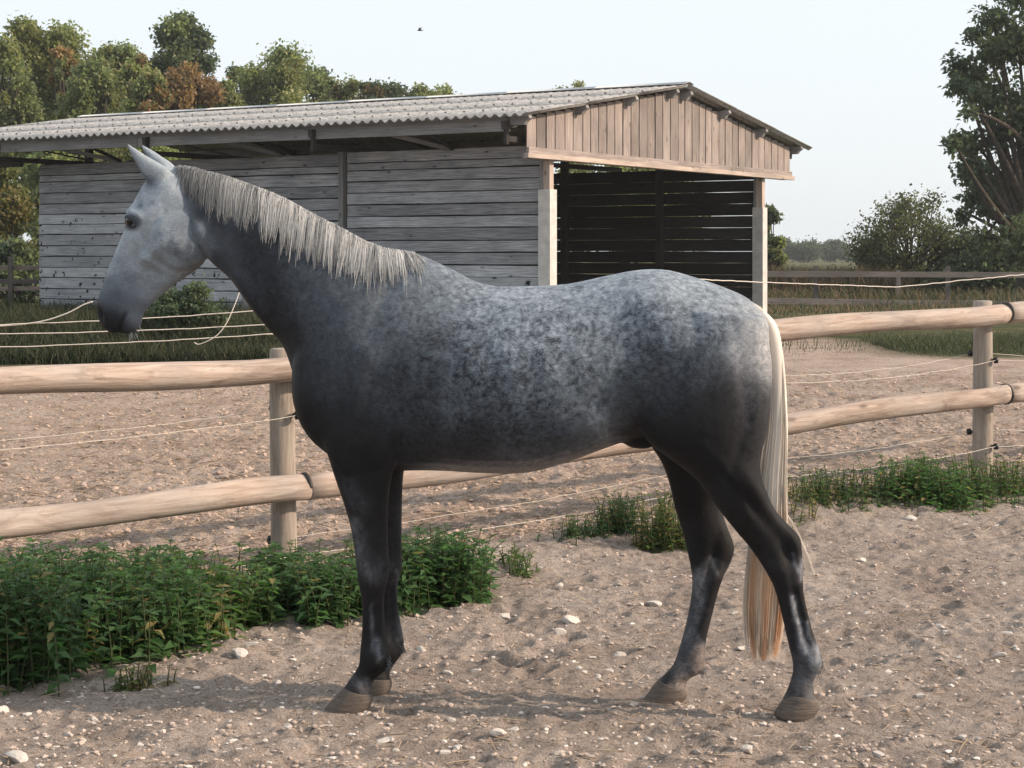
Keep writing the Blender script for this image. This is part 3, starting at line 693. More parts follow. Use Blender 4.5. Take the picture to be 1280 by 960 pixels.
# muscle relief: (px,py,rx,ry,rot,amp) applied to both sides along the surface normal
def vnormals():
    hme.vertices.foreach_set('co', co.astype(np.float32).ravel()); hme.update()
    n_ = np.zeros(nv * 3, np.float32); hme.vertex_normals.foreach_get('vector', n_); return n_.reshape(-1, 3).astype(float)
bumps = [(452, 520, 42, 30, 25, .016), (430, 455, 30, 60, 10, .010), (478, 430, 30, 70, -12, .010), (505, 500, 16, 60, -8, -.012), (400, 505, 22, 30, 0, .010),
         (795, 368, 28, 18, 0, .010), (765, 400, 34, 40, 20, -.014), (818, 512, 34, 40, 20, .014), (770, 530, 18, 40, 30, -.010), (880, 440, 50, 60, 0, .010), (921, 490, 12, 70, 8, -.006), (945, 470, 14, 70, 4, .006),
         (905, 585, 16, 40, -40, .006), (228, 305, 26, 24, 0, .006), (194, 318, 26, 5, -42, .008), (205, 332, 26, 7, -42, -.006), (178, 320, 8, 26, 25, -.005), (247, 305, 6, 24, 10, .006), (176, 258, 9, 9, 0, -.007), (168, 268, 14, 6, -20, .007), (190, 355, 24, 12, -50, -.004),
         (300, 350, 12, 40, -28, .008), (318, 330, 12, 50, -32, -.008), (370, 330, 40, 34, 0, .006), (560, 385, 30, 40, 0, -.006), (600, 470, 60, 60, 0, .006),
         (464, 694, 10, 14, 0, .006), (480, 700, 4, 18, 0, -.005), (452, 722, 5, 8, 0, .004), (470, 768, 3.2, 32, 0, -.007), (478, 772, 3.5, 32, 0, .005), (474, 812, 8, 9, 0, .006), (464, 835, 8, 6, 0, -.004), (978, 684, 7, 16, -25, -.010), (993, 690, 6, 18, -20, .006), (960, 705, 7, 10, 0, .006), (992, 758, 3.2, 30, -14, -.008), (1001, 762, 3.4, 30, -14, .005), (982, 756, 4, 30, -14, .004), (1010, 815, 8, 9, 0, .006), (986, 722, 5, 7, 0, .005), (882, 752, 3.4, 28, 14, -.008), (890, 755, 3.2, 28, 14, .004), (895, 700, 6, 16, 10, -.007), (870, 818, 8, 8, 0, .005), (488, 760, 3.4, 30, 0, -.006), (930, 622, 6, 40, -40, -.008), (948, 620, 6, 40, -35, .004), (450, 655, 5, 30, -8, .005), (463, 650, 4, 34, -6, -.006),
         (445, 610, 14, 34, -12, .006), (470, 620, 6, 34, -4, -.005), (129, 388, 6, 9, -15, .004), (300, 290, 30, 16, 25, .004)]
nr = vnormals(); hx, hy, hl = hpx(co)
disp = np.zeros(nv); side = np.clip(np.abs(nr @ LAT) * 1.2, 0, 1)
for bx, by, rx, ry, rot, amp in bumps:
    c_, s_ = math.cos(R(rot)), math.sin(R(rot)); dx, dy = hx - bx, hy - by
    u_ = (dx * c_ + dy * s_) / rx; v_ = (-dx * s_ + dy * c_) / ry
    disp += (1.6 if abs(amp) > .0055 else 1.5) * amp * np.exp(-.5 * (u_ ** 2 + v_ ** 2)) * side
def ridge(ax_, ay_, bx_, by_, w_, amp):
    t_ = np.clip(((hx - ax_) * (bx_ - ax_) + (hy - ay_) * (by_ - ay_)) / ((bx_ - ax_) ** 2 + (by_ - ay_) ** 2), 0, 1)
    return amp * np.exp(-.5 * (np.hypot(hx - ax_ - t_ * (bx_ - ax_), hy - ay_ - t_ * (by_ - ay_)) / w_) ** 2) * side
mr = np.hypot((hx - 229) / 33, (hy - 301) / 34)
disp += .009 * sstep(1.12, .86, mr) * side * (hx < 262) - .004 * np.exp(-.5 * ((mr - 1.12) / .07) ** 2) * side * (hx < 270)
disp += ridge(183, 272, 218, 262, 6, .0035) + ridge(176, 300, 186, 322, 3.5, .008) + ridge(186, 322, 206, 336, 3, .006) + ridge(176, 331, 205, 346, 3.5, -.006) + ridge(160, 300, 140, 345, 5, .004) + ridge(165, 305, 155, 345, 5, -.005)
disp += ridge(154, 268, 168, 263, 3.5, .009) + ridge(168, 263, 180, 272, 3.5, .007) + ridge(158, 290, 178, 290, 3, -.005) + ridge(132, 376, 134, 402, 3, .006) + ridge(168, 400, 172, 410, 4, .006) + ridge(152, 372, 162, 388, 4, -.004)
disp += ridge(492, 588, 503, 535, 3.2, -.007) + ridge(503, 535, 512, 480, 4, -.004) + ridge(770, 548, 815, 500, 3.5, -.008) + ridge(815, 500, 835, 470, 5, -.004) + ridge(402, 556, 440, 586, 3.5, -.006) + ridge(440, 586, 486, 578, 4, -.004)
disp += ridge(425, 470, 400, 520, 6, -.006) + ridge(455, 395, 425, 470, 7, -.004) + ridge(500, 330, 470, 420, 8, -.005) + ridge(905, 400, 925, 520, 5, -.003) + ridge(925, 520, 900, 590, 4, -.005) + ridge(870, 545, 905, 590, 4, .005) + ridge(300, 340, 330, 395, 3.5, .006) + ridge(310, 335, 345, 395, 4, -.006)
for k_ in range(14):
    x0_, y0_ = 560 + 16 * k_ + rng.normal(0, 5), 520 + rng.normal(0, 18); disp += ridge(x0_, y0_, x0_ + rng.normal(10, 12), y0_ + rng.uniform(15, 45), 1.8, .0016)
for vx, vy, ex, ey in ((452, 610, 462, 650), (462, 650, 458, 690), (890, 560, 915, 600), (915, 600, 930, 640), (200, 330, 185, 352), (185, 352, 165, 362), (640, 545, 700, 535), (700, 535, 760, 515)): disp += ridge(vx, vy, ex, ey, 1.8, .003)
# ribs, faint veins, nostril, mouth
rib = sstep(530, 580, hx) * sstep(760, 700, hx) * sstep(400, 440, hy) * sstep(570, 530, hy)
disp += .0016 * np.sin((hx - .25 * (hy - 400)) / 7.5) * rib * side
nost = np.exp(-.5 * (((hx - 127.5) - .30 * (hy - 390)) / 3.8) ** 2 - .5 * ((hy - 391) / 7.5) ** 2); disp -= .022 * nost * sstep(.008, .018, np.abs(hl))
def seg_d(ax, ay, bx, by):
    t = np.clip(((hx - ax) * (bx - ax) + (hy - ay) * (by - ay)) / ((bx - ax) ** 2 + (by - ay) ** 2), 0, 1)
    return np.hypot(hx - ax - t * (bx - ax), hy - ay - t * (by - ay))
mouth = np.minimum(seg_d(161, 391, 155, 403), seg_d(155, 403, 150.5, 417)); disp -= .007 * np.exp(-.5 * (mouth / 1.8) ** 2)
co = co + nr * disp[:, None]
co = laplace(co, 2, np.ones(nv))
nr = vnormals(); hx, hy, hl = hpx(co)
# ---- coat pattern, sunlit rump patch and jaw rim painted in: control points in the horse's own side plane (px, py, value, dapple, brown)
CP = np.array([
 (165, 195, .62, 0, .05), (190, 212, .62, 0, 0), (205, 225, .60, 0, 0), (172, 250, .60, 0, 0), (185, 290, .60, .05, 0), (155, 300, .62, 0, 0), (200, 265, .58, .1, 0), (212, 300, .50, .3, 0), (232, 310, .34, .35, 0), (248, 315, .22, .2, .1), (215, 335, .50, .1, 0),
 (178, 330, .55, 0, 0), (145, 330, .50, 0, 0), (190, 358, .45, 0, 0), (160, 355, .34, 0, 0), (135, 362, .30, 0, 0), (128, 374, .2, 0, 0), (124, 386, .13, 0, 0), (140, 380, .17, 0, 0), (150, 372, .22, 0, 0), (130, 400, .09, 0, 0), (145, 395, .10, 0, 0), (138, 412, .08, 0, 0), (155, 400, .10, 0, 0), (158, 414, .10, 0, 0), (167, 384, .26, 0, 0), (168, 410, .2, 0, .1), (174, 400, .42, 0, .15), (205, 368, .44, 0, .25), (235, 346, .42, 0, .35), (252, 330, .34, 0, .3),  # closing tuples paint the sunlit rim of the jaw line
 (222, 225, .55, 0, 0), (228, 265, .48, .1, 0), (240, 285, .36, .3, 0), (245, 230, .20, .1, 0), (243, 262, .25, .2, 0), (258, 250, .09, .1, 0), (260, 268, .09, .1, 0), (253, 286, .26, .2, 0), (264, 300, .17, .2, 0), (278, 290, .07, .1, 0), (276, 326, .085, .1, 0), (293, 345, .11, .1, 0), (303, 362, .12, .1, 0), (300, 260, .12, .1, 0), (300, 325, .075, .1, 0), (330, 300, .075, .3, 0), (320, 350, .07, .35, 0), (310, 375, .05, .1, 0), (350, 385, .055, .25, 0), (370, 345, .11, .5, 0),
 (365, 430, .045, .1, 0), (400, 380, .13, .4, 0), (420, 420, .11, .4, 0), (395, 460, .075, .2, 0), (385, 510, .032, .1, 0), (430, 470, .09, .4, 0), (430, 520, .05, .2, 0), (405, 560, .03, .1, 0), (455, 390, .17, .4, 0), (480, 350, .16, .3, 0), (450, 320, .14, .2, 0), (490, 420, .16, .5, 0), (480, 470, .10, .5, 0), (470, 530, .06, .3, 0), (460, 570, .03, .1, 0),
 (530, 340, .26, .4, 0), (560, 360, .26, .6, 0), (520, 390, .20, .6, 0), (540, 440, .12, .8, 0), (520, 500, .10, .6, 0), (530, 560, .075, .4, 0), (600, 380, .32, .8, 0), (600, 430, .22, 1, 0), (600, 490, .14, .9, 0), (600, 545, .075, .5, 0), (640, 370, .40, .6, 0), (650, 420, .30, 1, 0), (660, 480, .20, 1, 0), (660, 540, .10, .7, 0), (600, 588, .12, .1, .6), (660, 590, .22, .1, .6), (560, 588, .08, .1, .5),
 (700, 370, .40, .6, 0), (710, 430, .28, 1, 0), (710, 500, .20, .8, 0), (710, 550, .10, .5, 0), (720, 573, .20, .1, .5), (760, 360, .40, .6, 0), (760, 430, .24, .8, 0), (745, 500, .20, .6, 0), (745, 525, .26, .5, 0), (770, 545, .14, .1, .4), (800, 548, .02, 0, 0), (790, 500, .09, .3, 0),
 (815, 350, .46, .5, 0), (860, 360, .42, .5, 0), (820, 400, .26, .9, 0), (870, 400, .26, .9, 0), (820, 450, .13, .7, 0), (870, 450, .11, .6, 0), (830, 500, .09, .4, 0), (880, 500, .045, .2, 0), (905, 380, .38, .5, 0), (915, 420, .24, .5, .1), (935, 400, .42, .2, .2), (938, 440, .58, .2, .5), (955, 430, .58, 0, .3), (930, 480, .12, .3, .3), (945, 510, .08, .2, .3), (930, 545, .10, .3, .4), (905, 545, .03, .1, 0), (880, 560, .025, .05, 0), (840, 545, .03, .1, 0),  # rear rump tuples paint the sun's patch and warm tint into the coat
 (930, 600, .025, .05, 0), (940, 650, .03, .1, 0), (975, 680, .028, .1, 0), (860, 640, .03, .1, .1), (830, 575, .04, .1, .1)], float)
CPnear = np.array([(425, 600, .04, .1, 0), (455, 590, .035, .1, 0), (480, 600, .035, .1, 0), (440, 630, .05, .3, 0), (470, 640, .04, .1, 0), (450, 665, .06, .3, 0), (470, 665, .05, .3, 0), (462, 700, .06, .4, 0), (478, 712, .05, .1, 0), (452, 730, .04, .1, 0), (478, 735, .035, .1, 0),
 (456, 765, .035, .1, 0), (478, 770, .04, .1, 0), (468, 795, .05, .3, 0), (455, 818, .035, 0, 0), (470, 822, .03, 0, 0), (482, 828, .03, 0, .2), (455, 843, .09, .2, .4), (445, 852, .07, .1, .6), (462, 858, .10, .1, .7),
 (930, 640, .035, .1, 0), (960, 660, .04, .2, 0), (975, 690, .045, .3, 0), (990, 668, .03, .1, 0), (993, 697, .06, .4, .2), (975, 715, .04, .1, 0), (1000, 722, .04, .1, 0), (972, 745, .04, .1, 0), (998, 760, .045, .1, 0), (979, 775, .05, .1, 0), (1006, 780, .06, .2, .1), (984, 797, .06, .2, 0),
 (993, 815, .09, .3, .1), (1010, 808, .16, .3, .1), (1026, 829, .14, 0, 1), (1003, 828, .12, .3, .2), (1000, 850, .11, .2, .5), (1010, 862, .13, .1, .6), (990, 862, .09, .1, .6)], float)
CPfar = np.array([(490, 620, .05, .2, .2), (492, 650, .06, .3, .2), (490, 685, .06, .4, .1), (495, 725, .07, .2, .2), (488, 760, .045, .2, .1), (490, 800, .06, .1, 0), (475, 840, .06, 0, .6),
 (830, 600, .04, .1, .1), (880, 690, .035, .1, .1), (890, 660, .05, .1, .3), (868, 660, .04, .1, .1), (905, 690, .035, .1, .1), (893, 715, .08, .2, .5), (868, 700, .04, .1, 0), (880, 740, .08, .5, 0), (893, 750, .035, 0, 0), (866, 775, .07, .4, 0), (884, 785, .05, .1, .1), (862, 805, .10, .3, .1), (876, 830, .16, .1, .9), (850, 825, .09, .1, .3), (838, 845, .08, .1, .5), (852, 846, .12, .1, .6), (856, 858, .2, .1, 1)], float)
# (side, ax, ay, bx, by, width, value): pale hair streaks along tendons and bone
STREAK = [(-1, 984, 733, 989, 765, 2.4, .20), (-1, 989, 765, 997, 800, 3.0, .26), (-1, 1001, 768, 1008, 800, 1.5, .20), (-1, 1010, 800, 1018, 822, 5.0, .26), (-1, 984, 683, 990, 700, 1.6, .16), (-1, 997, 690, 993, 712, 1.8, .20), (-1, 990, 701, 1000, 697, 1.4, .2), (-1, 999, 838, 1008, 860, 4, .12),
          (-1, 448, 645, 455, 680, 5, .10), (-1, 456, 690, 470, 706, 7, .10), (-1, 470, 745, 472, 800, 1.8, .11), (-1, 477, 790, 480, 812, 3, .12), (-1, 445, 600, 458, 625, 8, .045), (-1, 452, 840, 458, 852, 3, .14),
          (1, 880, 718, 876, 765, 5.5, .19), (1, 875, 765, 864, 802, 5.0, .12), (1, 893, 706, 898, 722, 1.8, .22), (1, 494, 722, 496, 770, 1.6, .14), (1, 494, 780, 498, 805, 3, .10), (1, 858, 850, 853, 868, 3, .3)]
def idw(pts, x, y, sig):
    out = np.zeros((len(x), 3)); ws = np.zeros(len(x))
    for p in pts:
        d2 = (x - p[0]) ** 2 + (y - p[1]) ** 2; w_ = np.exp(-d2 / (2 * sig * sig)) + 1e-5 / (1 + d2 / 900)
        val = np.array([math.log(max(p[2], .01)), p[3], p[4]]); out += w_[:, None] * val; ws += w_
    return out / ws[:, None]
wx = hx + 16 * fbm(co[:, 0] * 9 + 3, co[:, 2] * 9 + 30 * (hl > 0), 3); wy = hy + 16 * fbm(co[:, 0] * 9 + 50, co[:, 2] * 9 + 70, 3)
wx2 = hx + 5 * fbm(co[:, 0] * 22 + 3, co[:, 2] * 16, 3); wy2 = hy + 9 * fbm(co[:, 0] * 22 + 50, co[:, 2] * 16 + 70, 3)
body_c = idw(CP, wx, wy, 21.0)
near_c = idw(np.vstack([CP, CPnear]), wx2, wy2, 6.5); far_c = idw(np.vstack([CP, CPfar]), wx2, wy2, 6.5)
lw = sstep(560, 620, hy)[:, None]
coat = body_c * (1 - lw) + np.where((hl < 0)[:, None], near_c, far_c) * lw
hf = sstep(300, 265, hx)[:, None]; headc = idw(CP, hx + .25 * (wx - hx), hy + .25 * (wy - hy), 8.5); coat = coat * (1 - hf) + headc * hf
val = np.exp(coat[:, 0]); val = np.where(val < .3, 1.72 * val ** 1.45, val); val *= 1 - .44 * sstep(268, 245, hx); coat[:, 1] = np.maximum(coat[:, 1], .16 * sstep(268, 245, hx) * sstep(400, 340, hy)); val *= .55 + .45 * sstep(.01, .09, val)
bm_ = sstep(275, 330, hx) * sstep(610, 570, hy); val = val * (1 - bm_) + bm_ * .108 * (val / .13) ** .80
lg_ = sstep(575, 640, hy); coat[:, 2] = np.maximum(coat[:, 2], .3 * lg_); coat[:, 1] = np.maximum(coat[:, 1], np.maximum(.42 * bm_, .5 * lg_)); val *= 1 + .45 * lg_ * np.clip(1 + 1.6 * fbm(co[:, 0] * 26, co[:, 2] * 14 + 5, 3), 0, 2)
for sgn, ax_, ay_, bx_, by_, w_, v_ in STREAK:
    t_ = np.clip(((wx2 - ax_) * (bx_ - ax_) + (wy2 - ay_) * (by_ - ay_)) / ((bx_ - ax_) ** 2 + (by_ - ay_) ** 2), 0, 1)
    d_ = np.hypot(wx2 - ax_ - t_ * (bx_ - ax_), wy2 - ay_ - t_ * (by_ - ay_)) / w_
    k_ = np.exp(-.5 * d_ ** 2) * (np.sign(hl) == sgn) * (hy > 560) * np.clip(.75 + 1.1 * fbm(co[:, 0] * 60, co[:, 2] * 25, 3), .2, 1)
    val = np.maximum(val, val * (1 - k_) + v_ * k_); coat[:, 1] = np.maximum(coat[:, 1], .5 * k_)
fl_ = np.exp(-.5 * (np.hypot((wx - 742 - .3 * (wy - 520)) / 8, (wy - 520) / 20)) ** 2) * np.clip(.6 + 1.5 * fbm(co[:, 0] * 70, co[:, 2] * 40, 2), 0, 1); val = np.maximum(val, val * (1 - fl_) + .34 * fl_)
under = sstep(-.72, -.95, nr[:, 2]) * sstep(500, 560, hx) * sstep(790, 740, hx) * (hy > 540)  # bright rim under the belly, put into the coat colour
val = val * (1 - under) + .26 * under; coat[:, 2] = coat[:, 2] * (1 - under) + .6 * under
val = val * (1 - .9 * np.clip(nost * 1.6, 0, 1)); val = val * (1 - .7 * np.exp(-.5 * (mouth / 1.5) ** 2) * (hx < 170))
eyed = np.hypot((hx - 169) / 12, (hy - 278) / 8.5); val *= 1 - .72 * sstep(1.5, .85, eyed)
earf = sstep(.25, .8, -nr[:, 0] - .2 * nr[:, 2]) * (hy < 240) * sstep(228, 222, hy - .0 * hx) * (hx < 200); val *= 1 - .5 * earf  # solid ear, its opening's darkness put into the coat colour
for sx, sy, sr, sa in ((192, 230, 6, .55), (180.5, 258, 3.2, .55), (196, 254, 2.4, .45), (176, 240, 4, .25), (188, 226, 5, .35)):  # shadow at the ear base and in the hollow above the eye, painted in
    val *= 1 - sa * np.exp(-.5 * ((hx - sx) ** 2 + (hy - sy) ** 2) / sr ** 2) * (np.abs(hl) > .02)
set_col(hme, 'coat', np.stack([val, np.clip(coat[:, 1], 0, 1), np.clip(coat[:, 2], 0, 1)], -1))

def coat_mat():
    m, n, l, bs = mat_new('dapple_grey_coat')
    at = N(n, 'ShaderNodeAttribute'); at.attribute_name = 'coat'; sp = N(n, 'ShaderNodeSeparateColor'); l.new(at.outputs['Color'], sp.inputs[0])
    tc = N(n, 'ShaderNodeTexCoord')
    d1 = N(n, 'ShaderNodeTexNoise', Scale=44.0, Detail=5.0, Roughness=.55, Distortion=.4); l.new(tc.outputs['Object'], d1.inputs['Vector'])
    vo = N(n, 'ShaderNodeTexVoronoi', Scale=40.0); vo.feature = 'SMOOTH_F1'; vo.inputs['Smoothness'].default_value = .5
    wv = N(n, 'ShaderNodeTexNoise', Scale=9.0, Detail=2.0); l.new(tc.outputs['Object'], wv.inputs['Vector'])
    wa = n.new('ShaderNodeVectorMath'); wa.operation = 'MULTIPLY_ADD'; l.new(wv.outputs['Color'], wa.inputs[0]); wa.inputs[1].default_value = (.12, .12, .12); l.new(tc.outputs['Object'], wa.inputs[2])
    l.new(wa.outputs[0], vo.inputs['Vector'])
    # dapple field: pale spots (voronoi centres) broken by noise
    r1 = ramp(n, [(.10, (1, 1, 1)), (.62, (0, 0, 0))]); l.new(vo.outputs['Distance'], r1.inputs[0])
    r2 = ramp(n, [(.32, (0, 0, 0)), (.68, (1, 1, 1))]); l.new(d1.outputs['Fac'], r2.inputs[0])
    dm = math_n(n, l, 'ADD', math_n(n, l, 'MULTIPLY', r1.outputs[0], .45), math_n(n, l, 'MULTIPLY', r2.outputs[0], .75))
    lo = N(n, 'ShaderNodeTexNoise', Scale=15.0, Detail=2.0, Roughness=.5, Distortion=.5); l.new(tc.outputs['Object'], lo.inputs['Vector'])
    dm = math_n(n, l, 'ADD', dm, math_n(n, l, 'MULTIPLY', math_n(n, l, 'SUBTRACT', lo.outputs['Fac'], .5), 1.1))
    dm = math_n(n, l, 'SUBTRACT', dm, .58)
    dm = math_n(n, l, 'MULTIPLY', dm, math_n(n, l, 'MULTIPLY', sp.outputs[1], 1.35))
    # short hair flow streaks
    mp = N(n, 'ShaderNodeMapping'); mp.inputs['Rotation'].default_value = (0, R(28), 0); mp.inputs['Scale'].default_value = (34, 120, 150); l.new(wa.outputs[0], mp.inputs[0])
    hr = N(n, 'ShaderNodeTexNoise', Scale=1.6, Detail=4.0, Roughness=.75); l.new(mp.outputs[0], hr.inputs['Vector'])
    hs = math_n(n, l, 'MULTIPLY', math_n(n, l, 'SUBTRACT', hr.outputs['Fac'], .5), math_n(n, l, 'ADD', math_n(n, l, 'MULTIPLY', sp.outputs[1], 2.6), .8))
    tot = math_n(n, l, 'ADD', math_n(n, l, 'ADD', dm, hs), 1.0)
    tot = math_n(n, l, 'MAXIMUM', tot, .25)
    v = math_n(n, l, 'MULTIPLY', sp.outputs[0], tot)
    cr = ramp(n, [(0, (.0045, .0047, .005)), (.02, (.016, .0175, .021)), (.05, (.039, .0455, .056)), (.2, (.152, .181, .216)), (.45, (.38, .43, .47)), (.8, (.74, .78, .80))])  # greys tinted blue, the cool cast of shade mixed into the coat
    l.new(v, cr.inputs[0])
    br = mixc(n, l, 1.0, cr.outputs[0], (1.22, .86, .66), 'MULTIPLY')
    col = mixc(n, l, sp.outputs[2], cr.outputs[0], br)
    l.new(col, bs.inputs['Base Color']); bs.inputs['Roughness'].default_value = .6; bs.inputs['Specular IOR Level'].default_value = .15
    b0 = N(n, 'ShaderNodeBump', Strength=.35, Distance=.012); mu = N(n, 'ShaderNodeTexNoise', Scale=11.0, Detail=3.0, Roughness=.5); l.new(tc.outputs['Object'], mu.inputs['Vector']); l.new(mu.outputs['Fac'], b0.inputs['Height'])
    b1 = N(n, 'ShaderNodeBump', Strength=.4, Distance=.005); l.new(hr.outputs['Fac'], b1.inputs['Height']); l.new(b0.outputs[0], b1.inputs['Normal']); l.new(b1.outputs[0], bs.inputs['Normal'])
    return m
M['coat'] = coat_mat()
hm_o = H(650, 876); hloc = (float(hm_o[0]), float(hm_o[1]), 0.0)
horse = empty('horse', hloc); tag(horse, 'dapple grey horse standing side-on on the sandy track by the fence', 'horse')
hme.materials.clear(); hme.materials.append(M['coat']); hme.polygons.foreach_set('use_smooth', np.ones(len(hme.polygons), bool))
bvh = BVHTree.FromPolygons([Vector(c) for c in co], [list(p.vertices) for p in hme.polygons])
def hobj(name, me, mat, parent=None):
    o = obj(name, me, mat, parent or horse)
    if parent is None: o.location = tuple(-x for x in hloc)
    return o
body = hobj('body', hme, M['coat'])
def on_side(px, py, sgn=-1):
    """surface point on the near (-1) or far (+1) side at a horse-plane pixel"""
    p = H(px, py); d = LAT * (-sgn); o = p - d * 1.0
    hit = bvh.ray_cast(Vector(o), Vector(d), 2.0)
    return (np.array(hit[0]), np.array(hit[1])) if hit[0] is not None else (None, None)
# hooves: toe-to-heel rings
def hoof(rows, off, name='hoof'):
    V, Fs = loft([ring(a, b, c, d, hw, off, .45, .42, .55) for a, b, c, d, hw in rows], 24, 3)
    return hobj(name, mesh_np('hoof', V, Fs), M['hoof'])
def hoof_mat():
    m, n, l, bs = mat_new('dusty_hoof'); tc = N(n, 'ShaderNodeTexCoord')
    mp = N(n, 'ShaderNodeMapping'); mp.inputs['Scale'].default_value = (.8, .8, 7); l.new(tc.outputs['Object'], mp.inputs[0])
    t = N(n, 'ShaderNodeTexNoise', Scale=22.0, Detail=6.0, Roughness=.65); l.new(mp.outputs[0], t.inputs['Vector'])
    r = ramp(n, [(.3, (.055, .044, .037)), (.55, (.105, .082, .066)), (.8, (.19, .145, .115))]); l.new(t.outputs['Fac'], r.inputs[0])
    l.new(r.outputs[0], bs.inputs['Base Color']); bs.inputs['Roughness'].default_value = .75
    b = N(n, 'ShaderNodeBump', Strength=.6, Distance=.006); l.new(t.outputs['Fac'], b.inputs['Height']); l.new(b.outputs[0], bs.inputs['Normal'])
    return m
M['hoof'] = hoof_mat()
hoof([(431, 859, 465, 868, .043), (424, 865, 466, 873, .048), (413, 877, 464, 880, .054), (405, 887.5, 459, 889, .057), (406, 892, 457, 893, .055)], -.134)
hoof([(452, 844, 489, 849, .043), (447, 850, 490, 854, .047), (442, 858, 489, 860, .052), (438, 866, 486, 866, .055), (439, 870, 485, 870, .053)], .13)
hoof([(985, 864, 1021, 874, .044), (981, 870, 1023.5, 879, .048), (974, 881, 1023, 888, .053), (967.5, 890, 1018, 896, .056), (969, 895, 1015, 900, .054)], -.12)
hoof([(823, 849, 858, 863, .044), (817, 856, 859, 867, .048), (810, 866, 858, 872, .053), (803, 875, 854, 877, .056), (804, 880, 852, 881, .054)], .117)
# eyes with lids
for sgn in (-1, 1):
    q, nn = on_side(168.5, 278, sgn)
    if q is None: continue
    c = q - nn * .0268
    V_, F_ = blob(0, 0, 0, .036, .033, .027, 16); V_ = V_ - H(0, 0, 0) + c
    e = hobj('eye', mesh_np('eye', V_, F_), M['eye'])
    # lids: two curved tubes above and below
    for up in (1, -1):
        pts = []
        ax = np.array([1.0, 0, -.12]); ax -= nn * (ax @ nn); ax /= np.linalg.norm(ax); uz = np.cross(nn, ax); uz = uz if uz[2] > 0 else -uz
        for t in np.linspace(-1, 1, 13):
            a_ = ax * t * .037; h_ = (.019 if up > 0 else .0165) * math.sqrt(max(0, 1 - t * t)) * up
            pts.append(c + a_ + uz * h_ + nn * (.0225 * math.sqrt(max(0.0, 1 - .5 * t * t)) + .0035))
        V_, F_ = tubes(np.array([pts]), np.array([[.0022 + .0022 * math.sqrt(max(0, 1 - t * t)) * (1.3 if up > 0 else .7) for t in np.linspace(-1, 1, 13)]]), 8)
        me = mesh_np('eyelid', V_, F_); set_col(me, 'coat', np.tile([.06 if up > 0 else .03, 0, 0], (len(V_), 1)))
        obj('eyelid', me, M['coat'], e)

# ---- hair
def hair_mat(name, c1, c2, c3, rough=.45):
    m, n, l, bs = mat_new(name)
    at = N(n, 'ShaderNodeAttribute'); at.attribute_name = 'strand'
    sp = N(n, 'ShaderNodeSeparateColor'); l.new(at.outputs['Color'], sp.inputs[0])
    r = ramp(n, [(0, c1), (.5, c2), (1, c3)]); l.new(sp.outputs[0], r.inputs[0])
    l.new(r.outputs[0], bs.inputs['Base Color']); bs.inputs['Roughness'].default_value = rough; bs.inputs['Specular IOR Level'].default_value = .3
    tr = N(n, 'ShaderNodeBsdfTranslucent'); l.new(r.outputs[0], tr.inputs['Color'])
    mxs = N(n, 'ShaderNodeMixShader'); mxs.inputs[0].default_value = .45; l.new(bs.outputs[0], mxs.inputs[1]); l.new(tr.outputs[0], mxs.inputs[2])
    l.new(mxs.outputs[0], n['Material Output'].inputs['Surface'])
    return m
M['mane'] = hair_mat('mane_hair', (.17, .18, .19), (.48, .49, .495), (.84, .84, .83))
M['tail'] = hair_mat('tail_hair', (.86, .50, .26), (.93, .77, .60), (.97, .93, .87))
crest = np.array([(222, 207), (240, 209), (262, 215), (285, 221), (310, 230), (335, 239), (358, 249), (383, 263), (406, 275), (430, 287), (455, 301), (480, 310.5), (505, 314), (518, 316)], float)
fringe = np.array([(222, 222), (236, 250), (262, 268), (285, 277), (310, 288), (335, 300), (358, 313), (385, 328), (409, 339), (433, 348), (460, 357), (487, 361), (516, 357), (534, 358)], float)
cl = np.concatenate([[0], np.cumsum(np.hypot(*np.diff(crest, axis=0).T))]); cl /= cl[-1]
def cint(t, A): return np.array([np.interp(t, cl, A[:, 0]), np.interp(t, cl, A[:, 1])])
PT, RD, CO = [], [], []
K = 9
locks = []
NL = 110
for i in range(NL + 1):
    t = (i + rng.uniform(-.35, .35)) / NL; t = min(max(t, 0), 1)
    tip = cint(t, fringe) + rng.normal(0, [5, 10.0]) + np.array([16, -2]) * float(sstep(.86, 1, t)) * rng.random(); locks.append((t, tip, rng.uniform(.1, 1)))
